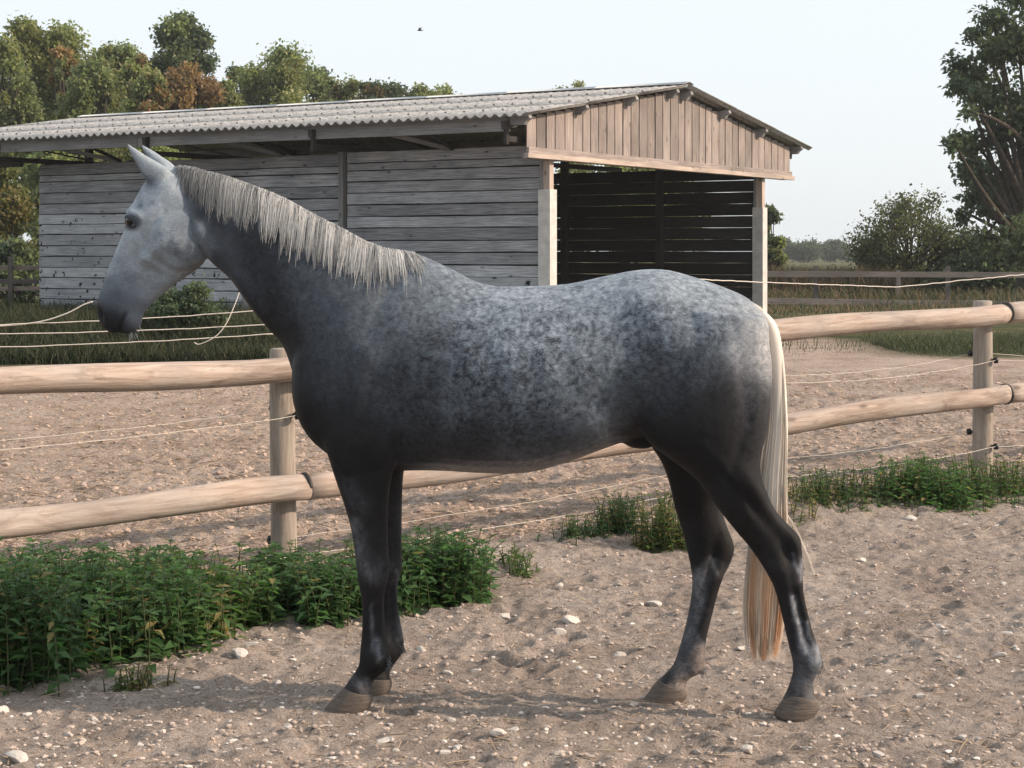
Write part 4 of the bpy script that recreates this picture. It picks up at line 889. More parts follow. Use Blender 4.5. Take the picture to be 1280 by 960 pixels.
for i in range(2500):
    t = rng.random()
    if t < .2 and rng.random() > .25 + 3.5 * t: continue
    lk = locks[int(np.clip(round(t * NL + rng.normal(0, .45)), 0, NL))]
    root = cint(t, crest); tipd = cint(t, fringe)
    cl_ = rng.uniform(.55, .96) * (.4 + .6 * sstep(.1, .45, t))
    tip = tipd * (1 - cl_) + lk[1] * cl_ + rng.normal(0, [1.2, 2])
    ln = rng.uniform(.4, .9) if rng.random() < .55 else rng.uniform(.72, .97)
    if t > .9: ln *= rng.uniform(.6, 1.05)
    pts = []; ok = True
    bow = rng.normal(0, 2.0)
    lift = rng.uniform(.001, .007)
    for k in range(K):
        a = k / (K - 1) * ln
        e2 = a ** .75; q = np.array([root[0] * (1 - e2) + tip[0] * e2, root[1] * (1 - a) + tip[1] * a]); q = q + np.array([bow * math.sin(math.pi * a), 0])
        s_ = None; py = max(q[1], root[1] + 3)
        if k:
            for tr_ in range(5):
                s_, n_ = on_side(q[0], py + 2.5 * tr_)
                if s_ is not None: break
            if s_ is None: ok = False; break
        if k == 0:
            top = H(root[0], root[1], rng.uniform(-.012, .012)); pts.append(top + np.array([0, 0, rng.uniform(-.002, .004)]))
        else:
            pts.append(s_ + n_ * (lift * (1 - .3 * a)) + np.array([0, -.003, 0]))
    if not ok: continue
    PT.append(pts); RD.append([(.0011 if i % 3 else .0016) * (1 - .75 * (k / (K - 1)) ** 2) for k in range(K)])
    shade = np.clip(.7 * lk[2] + .25 + rng.normal(0, .2), 0, 1) * (.45 + .55 * sstep(.02, .4, t))
    CO.append(shade)
Vh, Fh = tubes(np.array(PT), np.array(RD), 3, cap=False)
mme = mesh_np('mane', Vh, Fh); c_ = np.repeat(np.array(CO), K * 3); set_col(mme, 'strand', np.stack([c_] * 3, -1)); hobj('mane', mme, M['mane'])
# tail: hairs along a guide from the dock
guide = np.array([(922, 369), (946, 384), (962, 405), (969, 440), (971, 480), (970, 530), (966, 580), (963, 630), (960, 690), (956, 750), (954, 800), (954, 826)], float)
halfw = np.array([4, 8, 11, 12, 12.5, 14, 17, 20, 25, 27, 23, 18], float)
gl = np.concatenate([[0], np.cumsum(np.hypot(*np.diff(guide, axis=0).T))]); gl /= gl[-1]
PT, RD, CO = [], [], []; K = 16
for i in range(2000):
    t0 = rng.uniform(0, .2) if rng.random() < .8 else rng.uniform(.1, .3)
    t1 = min(1.0, rng.choice([rng.uniform(.6, .95), rng.uniform(.84, 1.0), rng.uniform(.9, 1.0)]))
    u = np.clip(rng.normal(0, .5), -1, 1); dlat = rng.normal(0, .4); ph = rng.uniform(0, 6)
    pts = []
    for k in range(K):
        t = t0 + (t1 - t0) * k / (K - 1); a = k / (K - 1)
        gx_, gy_ = np.interp(t, gl, guide[:, 0]), np.interp(t, gl, guide[:, 1]); hw = np.interp(t, gl, halfw)
        spread = min(1, .55 + a)
        x = gx_ + u * hw * spread + .8 * math.sin(ph + 7 * t); yv = gy_
        thick = .028 * min(1, .5 + a) * dlat
        pts.append(H(x, yv, thick + .015 * sstep(.55, .8, t)))
    PT.append(pts); RD.append([.0016 * (1 - .6 * (k / (K - 1)) ** 2) for k in range(K)])
    CO.append([np.clip(1.0 - .75 * sstep(.5, .8, t0 + (t1 - t0) * k / (K - 1)) * (.55 + .45 * math.sin(u * 9 + 1)) + rng.normal(0, .06), 0, 1) for k in range(K)])
core = []  # pale inner core, added so gaps between the hairs look bright
for k in range(len(guide)):
    x, y_, hw = guide[k][0], guide[k][1], halfw[k] * (.8 if k > 1 else .5)
    hw *= {len(guide) - 3: .85, len(guide) - 2: .5, len(guide) - 1: .12}.get(k, 1.0)
    lt_ = {len(guide) - 3: .022, len(guide) - 2: .014, len(guide) - 1: .004}.get(k, .014 if k < 2 else .03)
    core.append(ring(x - hw + .01, y_, x + hw, y_ + .5, lt_, .015 * float(sstep(.55, .8, gl[k])), .5, .5, .5))
core_V, core_F = loft(core, 16, 4)
# wisp curling past the near hock
for i in range(26):
    b = rng.normal(0, 1, 2); pts = []
    for k in range(K):
        a = k / (K - 1); x = 975 + 26 * a + 14 * a * a + b[0] * 2.5 * a; yv = 630 + 50 * a + 36 * a ** 3 + b[1] * 4 * a
        pts.append(H(x, yv, .03 - .05 * a))
    PT.append(pts); RD.append([.0013 * (1 - .6 * (k / (K - 1))) for k in range(K)]); CO.append([.9] * K)
Vh, Fh = tubes(np.array(PT), np.array(RD), 3, cap=False); nh_ = len(Vh); Vh, Fh = join_parts([(Vh, Fh), (core_V, core_F)])
cz_ = (core_V[:, 2].max() - core_V[:, 2]) / np.ptp(core_V[:, 2])
tme = mesh_np('tail', Vh, Fh); c_ = np.concatenate([np.repeat(np.array(CO).ravel(), 3), .92 - .6 * sstep(.5, .8, cz_)]); set_col(tme, 'strand', np.stack([c_] * 3, -1)); hobj('tail', tme, M['tail'])
# chin whiskers and fetlock tufts
PT, RD = [], []
for bx, by, off, n_, dx, dy in ((164, 416, 0, 14, 3, 9), (172, 409, 0, 8, 4, 5)):
    for i in range(n_):
        p = np.array([bx, by]) + rng.normal(0, 2.5, 2); e_ = p + np.array([dx, dy]) * rng.uniform(.5, 1.2); o_ = off + rng.normal(0, .012)
        PT.append([H(*(p + (e_ - p) * a), o_) for a in np.linspace(0, 1, 5)]); RD.append([.0009, .0008, .0007, .0006, .0004])
for bx, by, off in ((1026, 834, -.12), (486, 833, -.134), (879, 839, .117), (503, 813, .13)):
    for i in range(60):
        p = np.array([bx - 4, by - 6]) + rng.normal(0, [2, 4]); e_ = p + np.array([rng.uniform(2, 7), rng.uniform(5, 13)]); o_ = off + rng.normal(0, .012)
        PT.append([H(*(p + (e_ - p) * a + np.array([3 * a * (1 - a), 0])), o_) for a in np.linspace(0, 1, 5)]); RD.append([.0012, .0011, .0010, .0008, .0005])
Vh, Fh = tubes(np.array(PT), np.array(RD), 3, cap=False)
fme = mesh_np('feathering', Vh, Fh); cc = np.concatenate([np.full(22 * 15, .75), np.full(240 * 15, .05)]); set_col(fme, 'strand', np.stack([cc] * 3, -1)); tag(hobj('feathering', fme, M['mane']), kind='stuff')

# ------------------------------------------------------------------ plants
def leaf_quads(Cn, D, Nn, L, W, fold=.25):
    """leaf blades: base points Cn, directions D, normals Nn, lengths L, widths W -> 6-vertex folded leaves"""
    n = len(Cn); D = D / (np.linalg.norm(D, axis=1, keepdims=True) + 1e-9); S_ = np.cross(D, Nn); S_ /= np.linalg.norm(S_, axis=1, keepdims=True) + 1e-9; U = np.cross(S_, D)
    L = L[:, None]; W = W[:, None]
    a = Cn; b = Cn + D * L * .38 + S_ * W * .5 + U * W * fold; c = Cn + D * L * .38 - S_ * W * .5 + U * W * fold
    m_ = Cn + D * L * .45; t = Cn + D * L - U * L * .12
    V = np.stack([a, b, m_, c, t], 1).reshape(-1, 3); i = np.arange(n)[:, None] * 5
    T = np.concatenate([i + np.array([[0, 1, 2]]), i + np.array([[0, 2, 3]]), i + np.array([[1, 4, 2]]), i + np.array([[2, 4, 3]])])
    return V, [T]
GREEN = np.array([.06, .12, .042])
def nettle_clump(base, label, n, spread, hmin, hmax, tint=(1, 1, 1), leaf=(.055, .105), group='weed clumps along the near fence', name='nettle_clump', dead=.02, foot=None):
    """base: list of (x,y) centres"""
    cx, cy = np.mean([b[0] for b in base]), np.mean([b[1] for b in base]); cz = float(gz(cx, cy))
    e = empty(name, (cx, cy, cz)); tag(e, label, 'weeds', group)
    Cn, D, Nn, L, W, col, SP, SR = [], [], [], [], [], [], [], []
    for i in range(int(n * 1.5)):
        b = base[rng.integers(len(base))]
        x, y_ = b[0] + rng.normal(0, spread[0]), b[1] + rng.normal(0, spread[1])
        h = rng.uniform(hmin, hmax); lean = rng.normal(0, .16, 2); z0 = float(gz(x, y_)) - .01
        root = np.array([x, y_, z0]); k = 7
        pts = [root + np.array([lean[0] * h * a * a, lean[1] * h * a * a, h * a]) for a in np.linspace(0, 1, k)]
        SP.append(pts); SR.append(np.linspace(.0035, .0015, k)); tn = rng.uniform(.7, 1.35); yel = rng.random() < dead
        nodes = int(h / .045) + 2
        for j in range(nodes):
            a = (j + .6) / nodes
            p = root + np.array([lean[0] * h * a * a, lean[1] * h * a * a, h * a]); az = j * 1.57 + rng.uniform(-.4, .4) + i
            for s_ in ((0, math.pi) if a < .88 else (0, 1.57, 3.14, 4.71)):
                if rng.random() < .12: continue
                dz = rng.uniform(-.45, .35) + .35 * (a > .85)
                D.append((math.cos(az + s_), math.sin(az + s_), dz)); Cn.append(p); Nn.append((rng.normal(0, .25), rng.normal(0, .25), 1))
                l_ = rng.uniform(*leaf) * (1.15 - .55 * a); l_ *= .85 if a > .88 else 1; L.append(l_); W.append(l_ * rng.uniform(.36, .52))
                c = GREEN * tn * np.array(tint) * rng.uniform(.75, 1.3)
                if yel or rng.random() < .02: c = np.array([.26, .22, .09]) * rng.uniform(.6, 1.2)
                col.append(c)
    Cn, D, Nn, L, W, col = map(np.array, (Cn, D, Nn, L, W, col))
    V1, F1 = leaf_quads(Cn, D, Nn, L, W); o_ = np.array([cx, cy, cz])
    me = mesh_np('foliage', V1 - o_, F1); set_col(me, 'leaf', np.repeat(col, 5, 0)); tag(obj('foliage', me, M['leaf'], e), kind='stuff')
    V2, F2 = tubes(np.array(SP), np.array(SR), 4, cap=False); me = mesh_np('stems', V2 - o_, F2); set_col(me, 'leaf', np.tile([.10, .12, .05], (len(V2), 1))); tag(obj('stems', me, M['leaf'], e), kind='stuff')
    return e
def gp(px, py):                            # point of the ground under a pixel
    D = F * CAMH / (py - HY)
    for _ in range(6): D = F * (CAMH - float(base_z(0, D))) / (py - HY)
    return ((px - CX) / F * D, D)
def gps(*a): return [gp(*q) for q in a]
nettle_clump(gps((10, 845), (50, 840), (30, 805), (-40, 835), (90, 805), (0, 855)), 'tall dark nettles at the outer end of the bank under the lower rail', 190, (.10, .10), .22, .44)
nettle_clump(gps((120, 815), (180, 815), (150, 790), (210, 800)), 'dense dark nettles in the middle of the bank under the lower rail', 170, (.10, .12), .16, .35)
nettle_clump(gps((240, 800), (270, 785), (255, 770), (225, 770), (300, 775)), 'yellowing nettles where the bank dips before the post', 150, (.08, .11), .12, .27, tint=(1.2, 1.12, .95), dead=.08)
nettle_clump(gps((330, 765), (360, 755), (345, 745), (390, 760)), 'bushy nettles around the foot of the post before the horse', 150, (.09, .09), .10, .24)
nettle_clump(gps((420, 755), (440, 770), (410, 775), (460, 745)), 'dark nettles behind the horse\'s front legs', 130, (.08, .09), .12, .27)
nettle_clump(gps((525, 755), (560, 755), (545, 735), (500, 750), (575, 745)), 'leafy nettles standing free between the horse\'s front legs and belly shadow', 150, (.08, .09), .14, .32)
nettle_clump(gps((60, 745), (20, 750), (130, 745), (190, 735)), 'nettle tops growing on the paddock side of the lower rail', 110, (.12, .12), .08, .2)
nettle_clump(gps((640, 712), (650, 722)), 'small tuft of yellow green grass beside a white stone', 26, (.05, .05), .05, .12, tint=(1.5, 1.25, 1.0), leaf=(.03, .06), name='weed_tuft')
nettle_clump(gps((728, 685), (715, 688), (740, 682)), 'low dark weed tuft with dry stalks under the belly', 40, (.06, .05), .05, .14, tint=(.8, .85, 1), leaf=(.03, .05), name='weed_tuft')
nettle_clump(gps((772, 678), (776, 672)), 'compact round dark weed behind the belly', 60, (.05, .05), .10, .22, tint=(.75, .85, 1), leaf=(.03, .055), name='weed_tuft', dead=.02)
nettle_clump(gps((825, 690), (840, 680), (855, 690)), 'straggly weed with yellow seed stalks before the far hind leg', 70, (.07, .05), .12, .30, tint=(1.2, 1.1, .9), leaf=(.035, .06), name='weed_tuft', dead=.3)
nettle_clump(gps((372, 862), (180, 858), (150, 862), (390, 858))[1:3], 'stunted yellow weed sprouting from the track edge', 18, (.05, .03), .05, .11, tint=(1.5, 1.2, .9), leaf=(.03, .05), name='weed_tuft', dead=.4)
nettle_clump(gps((1050, 638), (1085, 632), (1030, 630)), 'low straggly weeds behind the tail, before the bright green clump', 80, (.14, .09), .08, .20, tint=(1, .95, .9), leaf=(.035, .06), name='weed_tuft', dead=.15)
nettle_clump(gps((1150, 630), (1180, 635), (1165, 622), (1130, 628)), 'bright green bushy weed clump before the post', 130, (.11, .09), .10, .25, tint=(1.25, 1.3, 1.1), leaf=(.045, .075), dead=.02)
nettle_clump(gps((1225, 622), (1260, 618), (1290, 615), (1200, 628)), 'grassy weeds around the foot of the post behind the tail', 140, (.16, .10), .08, .24, tint=(1.05, 1, .9), leaf=(.035, .06), name='weed_tuft', dead=.12)
nettle_clump(gps((995, 655), (1005, 640)), 'thin dry weed standing just behind the tail', 22, (.08, .06), .08, .2, tint=(1.4, 1.15, .9), leaf=(.03, .05), name='weed_tuft', dead=.4)

def grass_patch(name, label, cat, poly_fn, n, h, cols, w=.006, kind='stuff', group=None, hfn=None):
    PT, RD, CL = [], [], []
    for i in range(n):
        x, y_ = poly_fn(); z0 = float(base_z(x, y_)); hh = rng.uniform(*h) * (hfn(x, y_) if hfn else 1); ln = rng.normal(0, .3, 2) * hh
        PT.append([(x + ln[0] * a * a, y_ + ln[1] * a * a, z0 - .02 + hh * a) for a in np.linspace(0, 1, 5)])
        ww = rng.uniform(.6, 1.5) * w; RD.append([ww, ww, ww * .8, ww * .5, ww * .1]); CL.append(np.array(cols[rng.integers(len(cols))]) * rng.uniform(.7, 1.3))
    Vv, Fv = tubes(np.array(PT), np.array(RD), 3, cap=False)
    me = mesh_np(name, Vv, Fv); set_col(me, 'leaf', np.repeat(np.array(CL), 15, 0))
    return tag(obj(name, me, M['leaf']), label, cat, group, kind)
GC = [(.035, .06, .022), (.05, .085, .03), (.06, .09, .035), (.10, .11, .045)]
def barn_front():
    a = R(A_); x0, y0 = barn.location[0], barn.location[1]
    while True:
        y_ = 23.6 + 13 * rng.random() ** 1.3; x = rng.uniform(-.30, -.10) * y_
        d = (x - x0) * math.sin(a) + (y_ - y0) * math.cos(a)
        if d < -.15 and y_ - 23.9 + .8 * vnoise(x * 1.3, 2.0) > 0: return x, y_
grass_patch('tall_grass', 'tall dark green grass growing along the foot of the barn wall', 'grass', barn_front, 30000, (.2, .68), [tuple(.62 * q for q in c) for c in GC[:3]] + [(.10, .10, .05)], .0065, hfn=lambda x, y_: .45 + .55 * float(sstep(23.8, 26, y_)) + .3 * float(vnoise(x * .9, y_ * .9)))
def right_strip():
    return rng.uniform(4.5, 16), rng.uniform(26, 31)
def back_strip():
    y_ = 25.3 + abs(rng.normal(0, 1)) ** .6 * 2.6; x_ = rng.uniform(2.5, 11)
    return (x_ if x_ > 5.6 or rng.random() < .05 else x_ + 4.5), min(y_, 31.5)
grass_patch('tall_grass', 'low green grass strip at the back of the paddock', 'grass', back_strip, 26000, (.03, .24), GC, .004, hfn=lambda x, y_: .15 + .85 * float(sstep(25.4, 28, y_ + 1.2 * vnoise(x * 1.5, 3.0))))
grass_patch('tall_grass', 'rank grass and dry stems under the grey far fence', 'grass', lambda: (rng.uniform(6, 20), rng.normal(46.9, 2.4)), 14000, (.12, .55), GC + [(.20, .15, .08), (.25, .17, .10)], .009, hfn=lambda x, y_: .35 + .65 * float(sstep(46.4, 47.6, y_)))
grass_patch('dry_undergrowth', 'brown dry undergrowth beyond the grey far fence', 'undergrowth', lambda: (rng.uniform(7, 11.5), rng.uniform(52, 60)), 9000, (.2, 1.1), [(.22, .15, .10), (.26, .19, .13), (.09, .09, .04), (.07, .085, .035)], .012)

# ------------------------------------------------------------------ trees
def tree(name, label, px, top, hwpx, D, cols, nleaf=7000, leaf=.22, base_py=None, nb=16, group=None, trunk=True, bottom=None, seedk=0, gap=.0, orange=0, shapez=1.0, z0=0.0, cat='tree', blobs=None):
    r = np.random.default_rng(1000 + seedk); nleaf = int(nleaf * 3.0); leaf = leaf * .76
    x = (px - CX) / F * D; ztop = CAMH + (HY - top) / F * D; hw = hwpx / F * D
    zb = (CAMH + (HY - bottom) / F * D) if bottom is not None else z0 + .25 * ztop
    e = empty(name, (x, D, z0)); tag(e, label, cat, group)
    hz = (ztop - zb) / 2; zc = (ztop + zb) / 2
    B = []
    for i in range(int(nb * 2.0)):
        v = r.normal(0, 1, 3); v /= np.linalg.norm(v); q = r.uniform(.25, .97)
        rad = r.choice([r.uniform(.12, .22), r.uniform(.22, .36), r.uniform(.3, .45)]) * hw
        zt = r.uniform(-1, 1); pr = (1 - abs(zt) ** 2.6) ** .5; a_ = r.uniform(0, 6.28); q = r.uniform(.3, 1) ** .6
        B.append((np.array([math.cos(a_) * q * (hw - rad * .7) * pr, math.sin(a_) * q * (hw - rad * .7) * pr, zc - z0 + zt * (hz - rad * .7) * shapez]), rad))
    if blobs:
        B = [(np.array([(bx - px) / F * D, r.normal(0, .5) * hw * .6, CAMH + (HY - by) / F * D - z0]), br_ / F * D) for bx, by, br_ in blobs]
    else: B.append((np.array([r.normal(0, .1) * hw, 0, ztop - z0 - .3 * hw]), .26 * hw))
    wts = np.array([b[1] ** 2 for b in B]); wts /= wts.sum()
    which = r.choice(len(B), nleaf, p=wts)
    v = r.normal(0, 1, (nleaf, 3)); v /= np.linalg.norm(v, axis=1, keepdims=True)
    # sub-clumps for uneven masses
    sub = r.normal(0, 1, (len(B), 14, 3)); sub /= np.linalg.norm(sub, axis=2, keepdims=True)
    rr = r.uniform(.3, 1.0, nleaf) ** .7 * np.where(r.random(nleaf) < .18, r.uniform(1, 1.45, nleaf), 1)
    sc = sub[which, r.integers(0, 14, nleaf)]
    v = v * .62 + sc * .75
    bc = np.array([b[0] for b in B]); br = np.array([b[1] for b in B])
    Pn = bc[which] + v * (br[which] * rr)[:, None] * np.array([1, 1, .85])
    Dn = r.normal(0, 1, (nleaf, 3)); Dn[:, 2] -= .35; Nn = r.normal(0, .6, (nleaf, 3)); Nn[:, 2] += .8
    L = r.uniform(.6, 1.25, nleaf) * leaf; W = L * r.uniform(.5, .8, nleaf)
    cl_ = np.array(cols); tone = r.uniform(.75, 1.25, len(B))[which]
    ci = r.integers(0, len(cl_), len(B))[which]; ci = np.where(r.random(nleaf) < .3, r.integers(0, len(cl_), nleaf), ci)
    col = cl_[ci] * (tone * r.uniform(.7, 1.3, nleaf))[:, None]
    V1, F1 = leaf_quads(Pn, Dn, Nn, L, W, .15)
    me = mesh_np('crown', V1, F1); set_col(me, 'leaf', np.repeat(col, 5, 0)); tag(obj('crown', me, M['leaf'], e), kind='stuff')
    if trunk:
        h = zc - z0; tp = [np.array([.03 * h * math.sin(a * 3), 0, h * a - .1]) for a in np.linspace(0, 1, 7)]
        PTS = [tp]; RDS = [np.linspace(.035 * (ztop - z0), .012 * (ztop - z0), 7)]
        for b, rad in B:
            s_ = tp[r.integers(2, 6)]
            mid = (s_ + b) / 2 + r.normal(0, .08, 3) * hw + np.array([0, 0, -.05 * hw])
            PTS.append([s_ * (1 - a) ** 2 + 2 * mid * a * (1 - a) + (b + np.array([0, 0, rad * .4])) * a * a for a in np.linspace(0, 1, 7)]); RDS.append(np.linspace(.011, .003, 7) * (ztop - z0))
            for k in range(2):
                q = b + r.normal(0, .42, 3) * rad
                PTS.append([b + (q - b) * a for a in np.linspace(-.2, 1, 7)]); RDS.append(np.linspace(.004, .001, 7) * (ztop - z0))
        V2, F2 = tubes(np.array(PTS), np.array(RDS), 6)
        obj('trunk', mesh_np('trunk', V2, F2), M['bark'], e)
    return e
G1 = [(.17, .205, .085), (.20, .23, .09), (.145, .18, .08), (.235, .245, .10)]
G2 = [(.08, .112, .06), (.095, .125, .064), (.068, .096, .054)]
GO = [(.24, .155, .075), (.21, .145, .075), (.18, .14, .07), (.26, .18, .085)]
GY_ = [(.12, .13, .04), (.10, .115, .04), (.075, .10, .034), (.15, .13, .045)]
WG = 'wood behind the barn'
tree('broad_tree', 'broad green tree over the roof at the open end of the barn', 45, 22, 85, 72, G1 + [GY_[0]], 13000, .26, bottom=240, seedk=1, nb=22, group=WG)
tree('broad_tree', 'green tree with orange tinged branches next to the autumn brown tree', 140, 52, 62, 74, G1 + [GO[2]], 10000, .25, bottom=230, seedk=2, nb=20, group=WG)
tree('broad_tree', 'small autumn orange tree among the green crowns', 78, 60, 24, 70, GO + [G1[0]], 3000, .24, bottom=230, seedk=12, nb=12, group=WG)
tree('tall_tree', 'dark green tree rising highest above the autumn brown tree', 228, 14, 46, 78, G2 + G1[:1], 7500, .25, bottom=200, seedk=3, nb=24, group=WG)
tree('autumn_tree', 'orange brown autumn tree behind the barn roof', 232, 82, 46, 68, GO, 7000, .24, bottom=230, seedk=4, nb=16, group=WG)
tree('broad_tree', 'brown tinged slim tree between the green and the orange crowns', 172, 66, 26, 69, GO[1:3] + G1[:2], 3500, .23, bottom=210, seedk=14, nb=12, group=WG)
tree('airy_tree', 'airy green tree with sky showing through its rounded crown', 350, 58, 62, 80, G1, 6500, .26, bottom=200, seedk=5, nb=18, group=WG)
tree('airy_tree', 'airy green tree beside the orange brown tree', 296, 84, 34, 84, G1[:2] + G2, 3600, .25, bottom=200, seedk=6, nb=12, group=WG)
tree('low_tree', 'low green tree tapering away from the airy rounded crown', 432, 94, 46, 86, G1 + [GO[2]], 4500, .25, bottom=190, seedk=7, nb=12, group=WG)
tree('low_tree', 'low sparse tree showing above the middle of the roof', 492, 102, 42, 88, G2 + [GO[2]], 3600, .24, bottom=190, seedk=8, nb=10, group=WG)
tree('low_tree', 'last sparse low tree before the ridge clears the wood', 556, 110, 42, 90, G1, 3200, .24, bottom=190, seedk=9, nb=10, group=WG)
tree('lone_tree', 'lone small treetop peeking over the barn ridge', 718, 98, 30, 95, G1, 1300, .26, bottom=190, seedk=10, nb=8, group=WG)
for k, (px, top, hw, D, cs, lab) in enumerate([(112, 74, 46, 66, G1 + GY_[:1], 'shorter green tree filling in before the orange tinged branches'), (188, 92, 34, 64, G1 + GO[:1], 'short mixed green and rust tree just over the roof'), (282, 100, 30, 76, G1, 'short green tree between the autumn tree and the airy crown'),
        (398, 84, 34, 84, G1 + G2, 'green tree leaning out of the airy rounded crown'), (462, 102, 34, 84, G2 + GO[2:3], 'thin brownish tree among the low sparse ones'), (524, 107, 36, 86, G1, 'thin green tree among the low sparse ones'), (-10, 40, 60, 68, G1, 'green tree at the outer edge of the wood')]):
    tree('filler_tree', lab, px, top, hw, D, cs, 4500, .23, bottom=220, seedk=80 + k, nb=14, group=WG)
tree('leafy_bush', 'yellow green bush at the open end of the barn', 2, 200, 48, 56, GY_, 9000, .2, bottom=400, seedk=11, nb=18, group='bushes round the barn', cat='bush')
tree('leafy_bush', 'dark bush standing behind the pale rails beyond the barn', 20, 300, 46, 52, G2 + G1[:1], 5000, .18, bottom=400, seedk=18, nb=16, group='bushes round the barn', cat='bush')
tree('leafy_bush', 'tall dark bush glimpsed under the open end eaves', 75, 165, 60, 60, G1 + GY_[:1], 7000, .22, bottom=330, seedk=13, nb=18, group='bushes round the barn', cat='bush')
tree('leafy_bush', 'green bush seen over the back wall through the eave gap', 190, 160, 70, 62, G1 + GY_[1:2], 6000, .22, bottom=330, seedk=15, nb=18, group='bushes round the barn', cat='bush')
tree('leafy_bush', 'green bush seen under the gable beam over the inner wall', 780, 188, 110, 60, G1 + GY_[:1], 8000, .22, bottom=330, seedk=16, nb=14, group='bushes round the barn', cat='bush')
tree('leafy_bush', 'green bush beside the far gable post', 962, 258, 24, 60, G1 + G2, 3500, .2, bottom=400, seedk=17, nb=12, group='bushes beyond the grey far fence', cat='bush')
for k, (px, top, hw, D, lab) in enumerate([(1000, 303, 30, 250, 'rounded hazy tree far off beside the far gable post'), (1042, 300, 26, 260, 'pointed hazy tree far off behind the dry undergrowth'), (1078, 308, 30, 255, 'low hazy tree far off next to the feathery willow'), (972, 298, 22, 270, 'hazy tree far off half hidden by the bush at the gable post')]):
    tree('far_tree', lab, px, top, hw, D, [(.06, .085, .05), (.075, .10, .06)], 3000, .5, bottom=326, seedk=30 + k, nb=10, group='far trees beyond the paddocks')
tree('willow_bush', 'loose feathery willow bush behind the grey far fence', 1135, 234, 84, 58, [(.085, .10, .045), (.07, .085, .04), (.11, .115, .05)], 3800, .15, bottom=385, seedk=40, nb=32, group='bushes beyond the grey far fence', cat='bush')
tree('willow_bush', 'low bush filling the gap under the feathery willow', 1105, 300, 50, 60, G2 + GY_[1:2], 4500, .18, bottom=395, seedk=41, nb=14, group='bushes beyond the grey far fence', cat='bush')
tree('hedge_bush', 'dense dark hedge bush under the large overhanging tree', 1222, 285, 74, 57, G2 + [(.055, .065, .03)], 7500, .19, bottom=395, seedk=42, nb=18, group='bushes beyond the grey far fence', cat='bush')
tree('hedge_bush', 'dense dark hedge bush past the trunk of the large tree', 1310, 290, 60, 57, G2, 6000, .19, bottom=395, seedk=43, nb=16, group='bushes beyond the grey far fence', cat='bush')
tree('maple_tree', 'large dark leaved tree with overhanging branches beyond the far fence', 1280, -60, 128, 52, G2 + [(.12, .15, .075)], 8500, .25, bottom=345, seedk=44, nb=34, shapez=1.0, blobs=[(1250, 20, 24), (1273, -10, 40), (1288, 60, 50), (1250, 62, 26), (1224, 92, 22), (1198, 84, 20), (1184, 112, 16), (1210, 122, 20), (1238, 118, 24), (1278, 140, 45), (1250, 168, 24), (1220, 182, 20), (1194, 176, 17), (1174, 186, 14), (1204, 208, 17), (1234, 214, 22), (1273, 220, 40), (1224, 246, 18), (1246, 258, 24), (1214, 268, 13), (1278, 285, 40), (1238, 296, 20), (1256, 320, 22), (1328, 40, 60), (1338, 150, 60), (1333, 250, 60), (1318, -60, 60), (1378, 100, 60), (1228, 40, 14), (1188, 150, 10)])

# ------------------------------------------------------------------ far fences
def rail_fence_post(px, D, h, lab, group, wd=.11):
    x = (px - CX) / F * D; z = float(base_z(x, D)); e = empty('fence_post', (x, D, z)); tag(e, lab, 'fence post', group)
    bar('upright', (0, 0, -.2), (0, 0, h), wd, wd, M['greyrail'], e, 3)
def far_z(py, D): return CAMH + (HY - py) / F * D
for px, D, lab in ((1020, 47, 'grey square post in the dry undergrowth gap'), (1185, 47.5, 'pale grey square post before the dark hedge'), (1350, 48, 'grey square post past the dark hedge'), (862, 46.5, 'grey square post hidden by the barn')):
    rail_fence_post(px, D, 1.08, lab, 'posts of the grey far fence')
rail_fence_post(1123, 49.5, .95, 'dark square post under the feathery willow', 'posts of the grey far fence')
for py0, py1, lab in ((342, 344, 'upper grey rail of the far fence'), (375, 381, 'lower grey rail of the far fence')):
    a = P(840, py0, 46.3); b = P(1370, py1, 47.9); e = empty('fence_rail', tuple(a)); tag(e, lab, 'fence rail', 'rails of the grey far fence')
    bar('rail', (0, -.09, 0), tuple(b - a + np.array([0, -.09, 0])), .05, .15, M['greyrail'], e, 8, .008)
for py, D, mt, lab in ((335, 40, M['pole'], 'pale upper rail beyond the open end of the barn'), (352, 42, M['greyrail'], 'thin grey middle rail beyond the open end of the barn'), (361, 40, M['pole'], 'pale lower rail beyond the open end of the barn')):
    a = P(-60, py + .5, D); b = P(60, py - .5, D + .6); e = empty('fence_rail', tuple(a)); tag(e, lab, 'fence rail', 'rails beyond the barn')
    bar('rail', (0, 0, 0), tuple(b - a), .06, .10, mt, e, 5, .004)
for px, lb in ((13, 'grey post carrying the pale rails just beyond the open end of the barn'), (-50, 'grey post at the outer end of the pale rails beyond the barn')):
    rail_fence_post(px, 40.3, 1.35, lb, 'posts beyond the barn', .09)
# short wire fence in the tall grass before the barn
gp0 = P(307, 423, 29.6); e = empty('stub_post', (gp0[0], gp0[1], .2)); tag(e, 'short grey post against the barn wall holding white cords', 'fence post')
bar('upright', (0, 0, -.1), (0, 0, .74), .11, .10, M['beam_grey'], e, 3)
for y0, y1, x1, lab in ((407, 390, 278, 'upper white cord crossing the tall grass'), (417, 405, 335, 'middle white cord crossing the tall grass'), (434, 420, 288, 'lowest white cord crossing the tall grass')):
    a = P(-70, y0 + 1, 22.6); b = P(x1 + (60 if x1 < 300 else 30), y1 - (3 if x1 < 300 else 1.2), 23.0)
    cord('electric_cord', [tuple(a), tuple(b)], .006, lab, 'white cords before the barn', .03, .003)
def free_cord(pts, D, r, lab):
    A = catmull([P(px, py, D) for px, py in pts], 6); Vc, Fc = tubes(A[None], np.full((1, len(A)), r), 5)
    tag(obj('loose_cord', mesh_np('loose_cord', Vc, Fc), M['wire']), lab, 'fence cord')
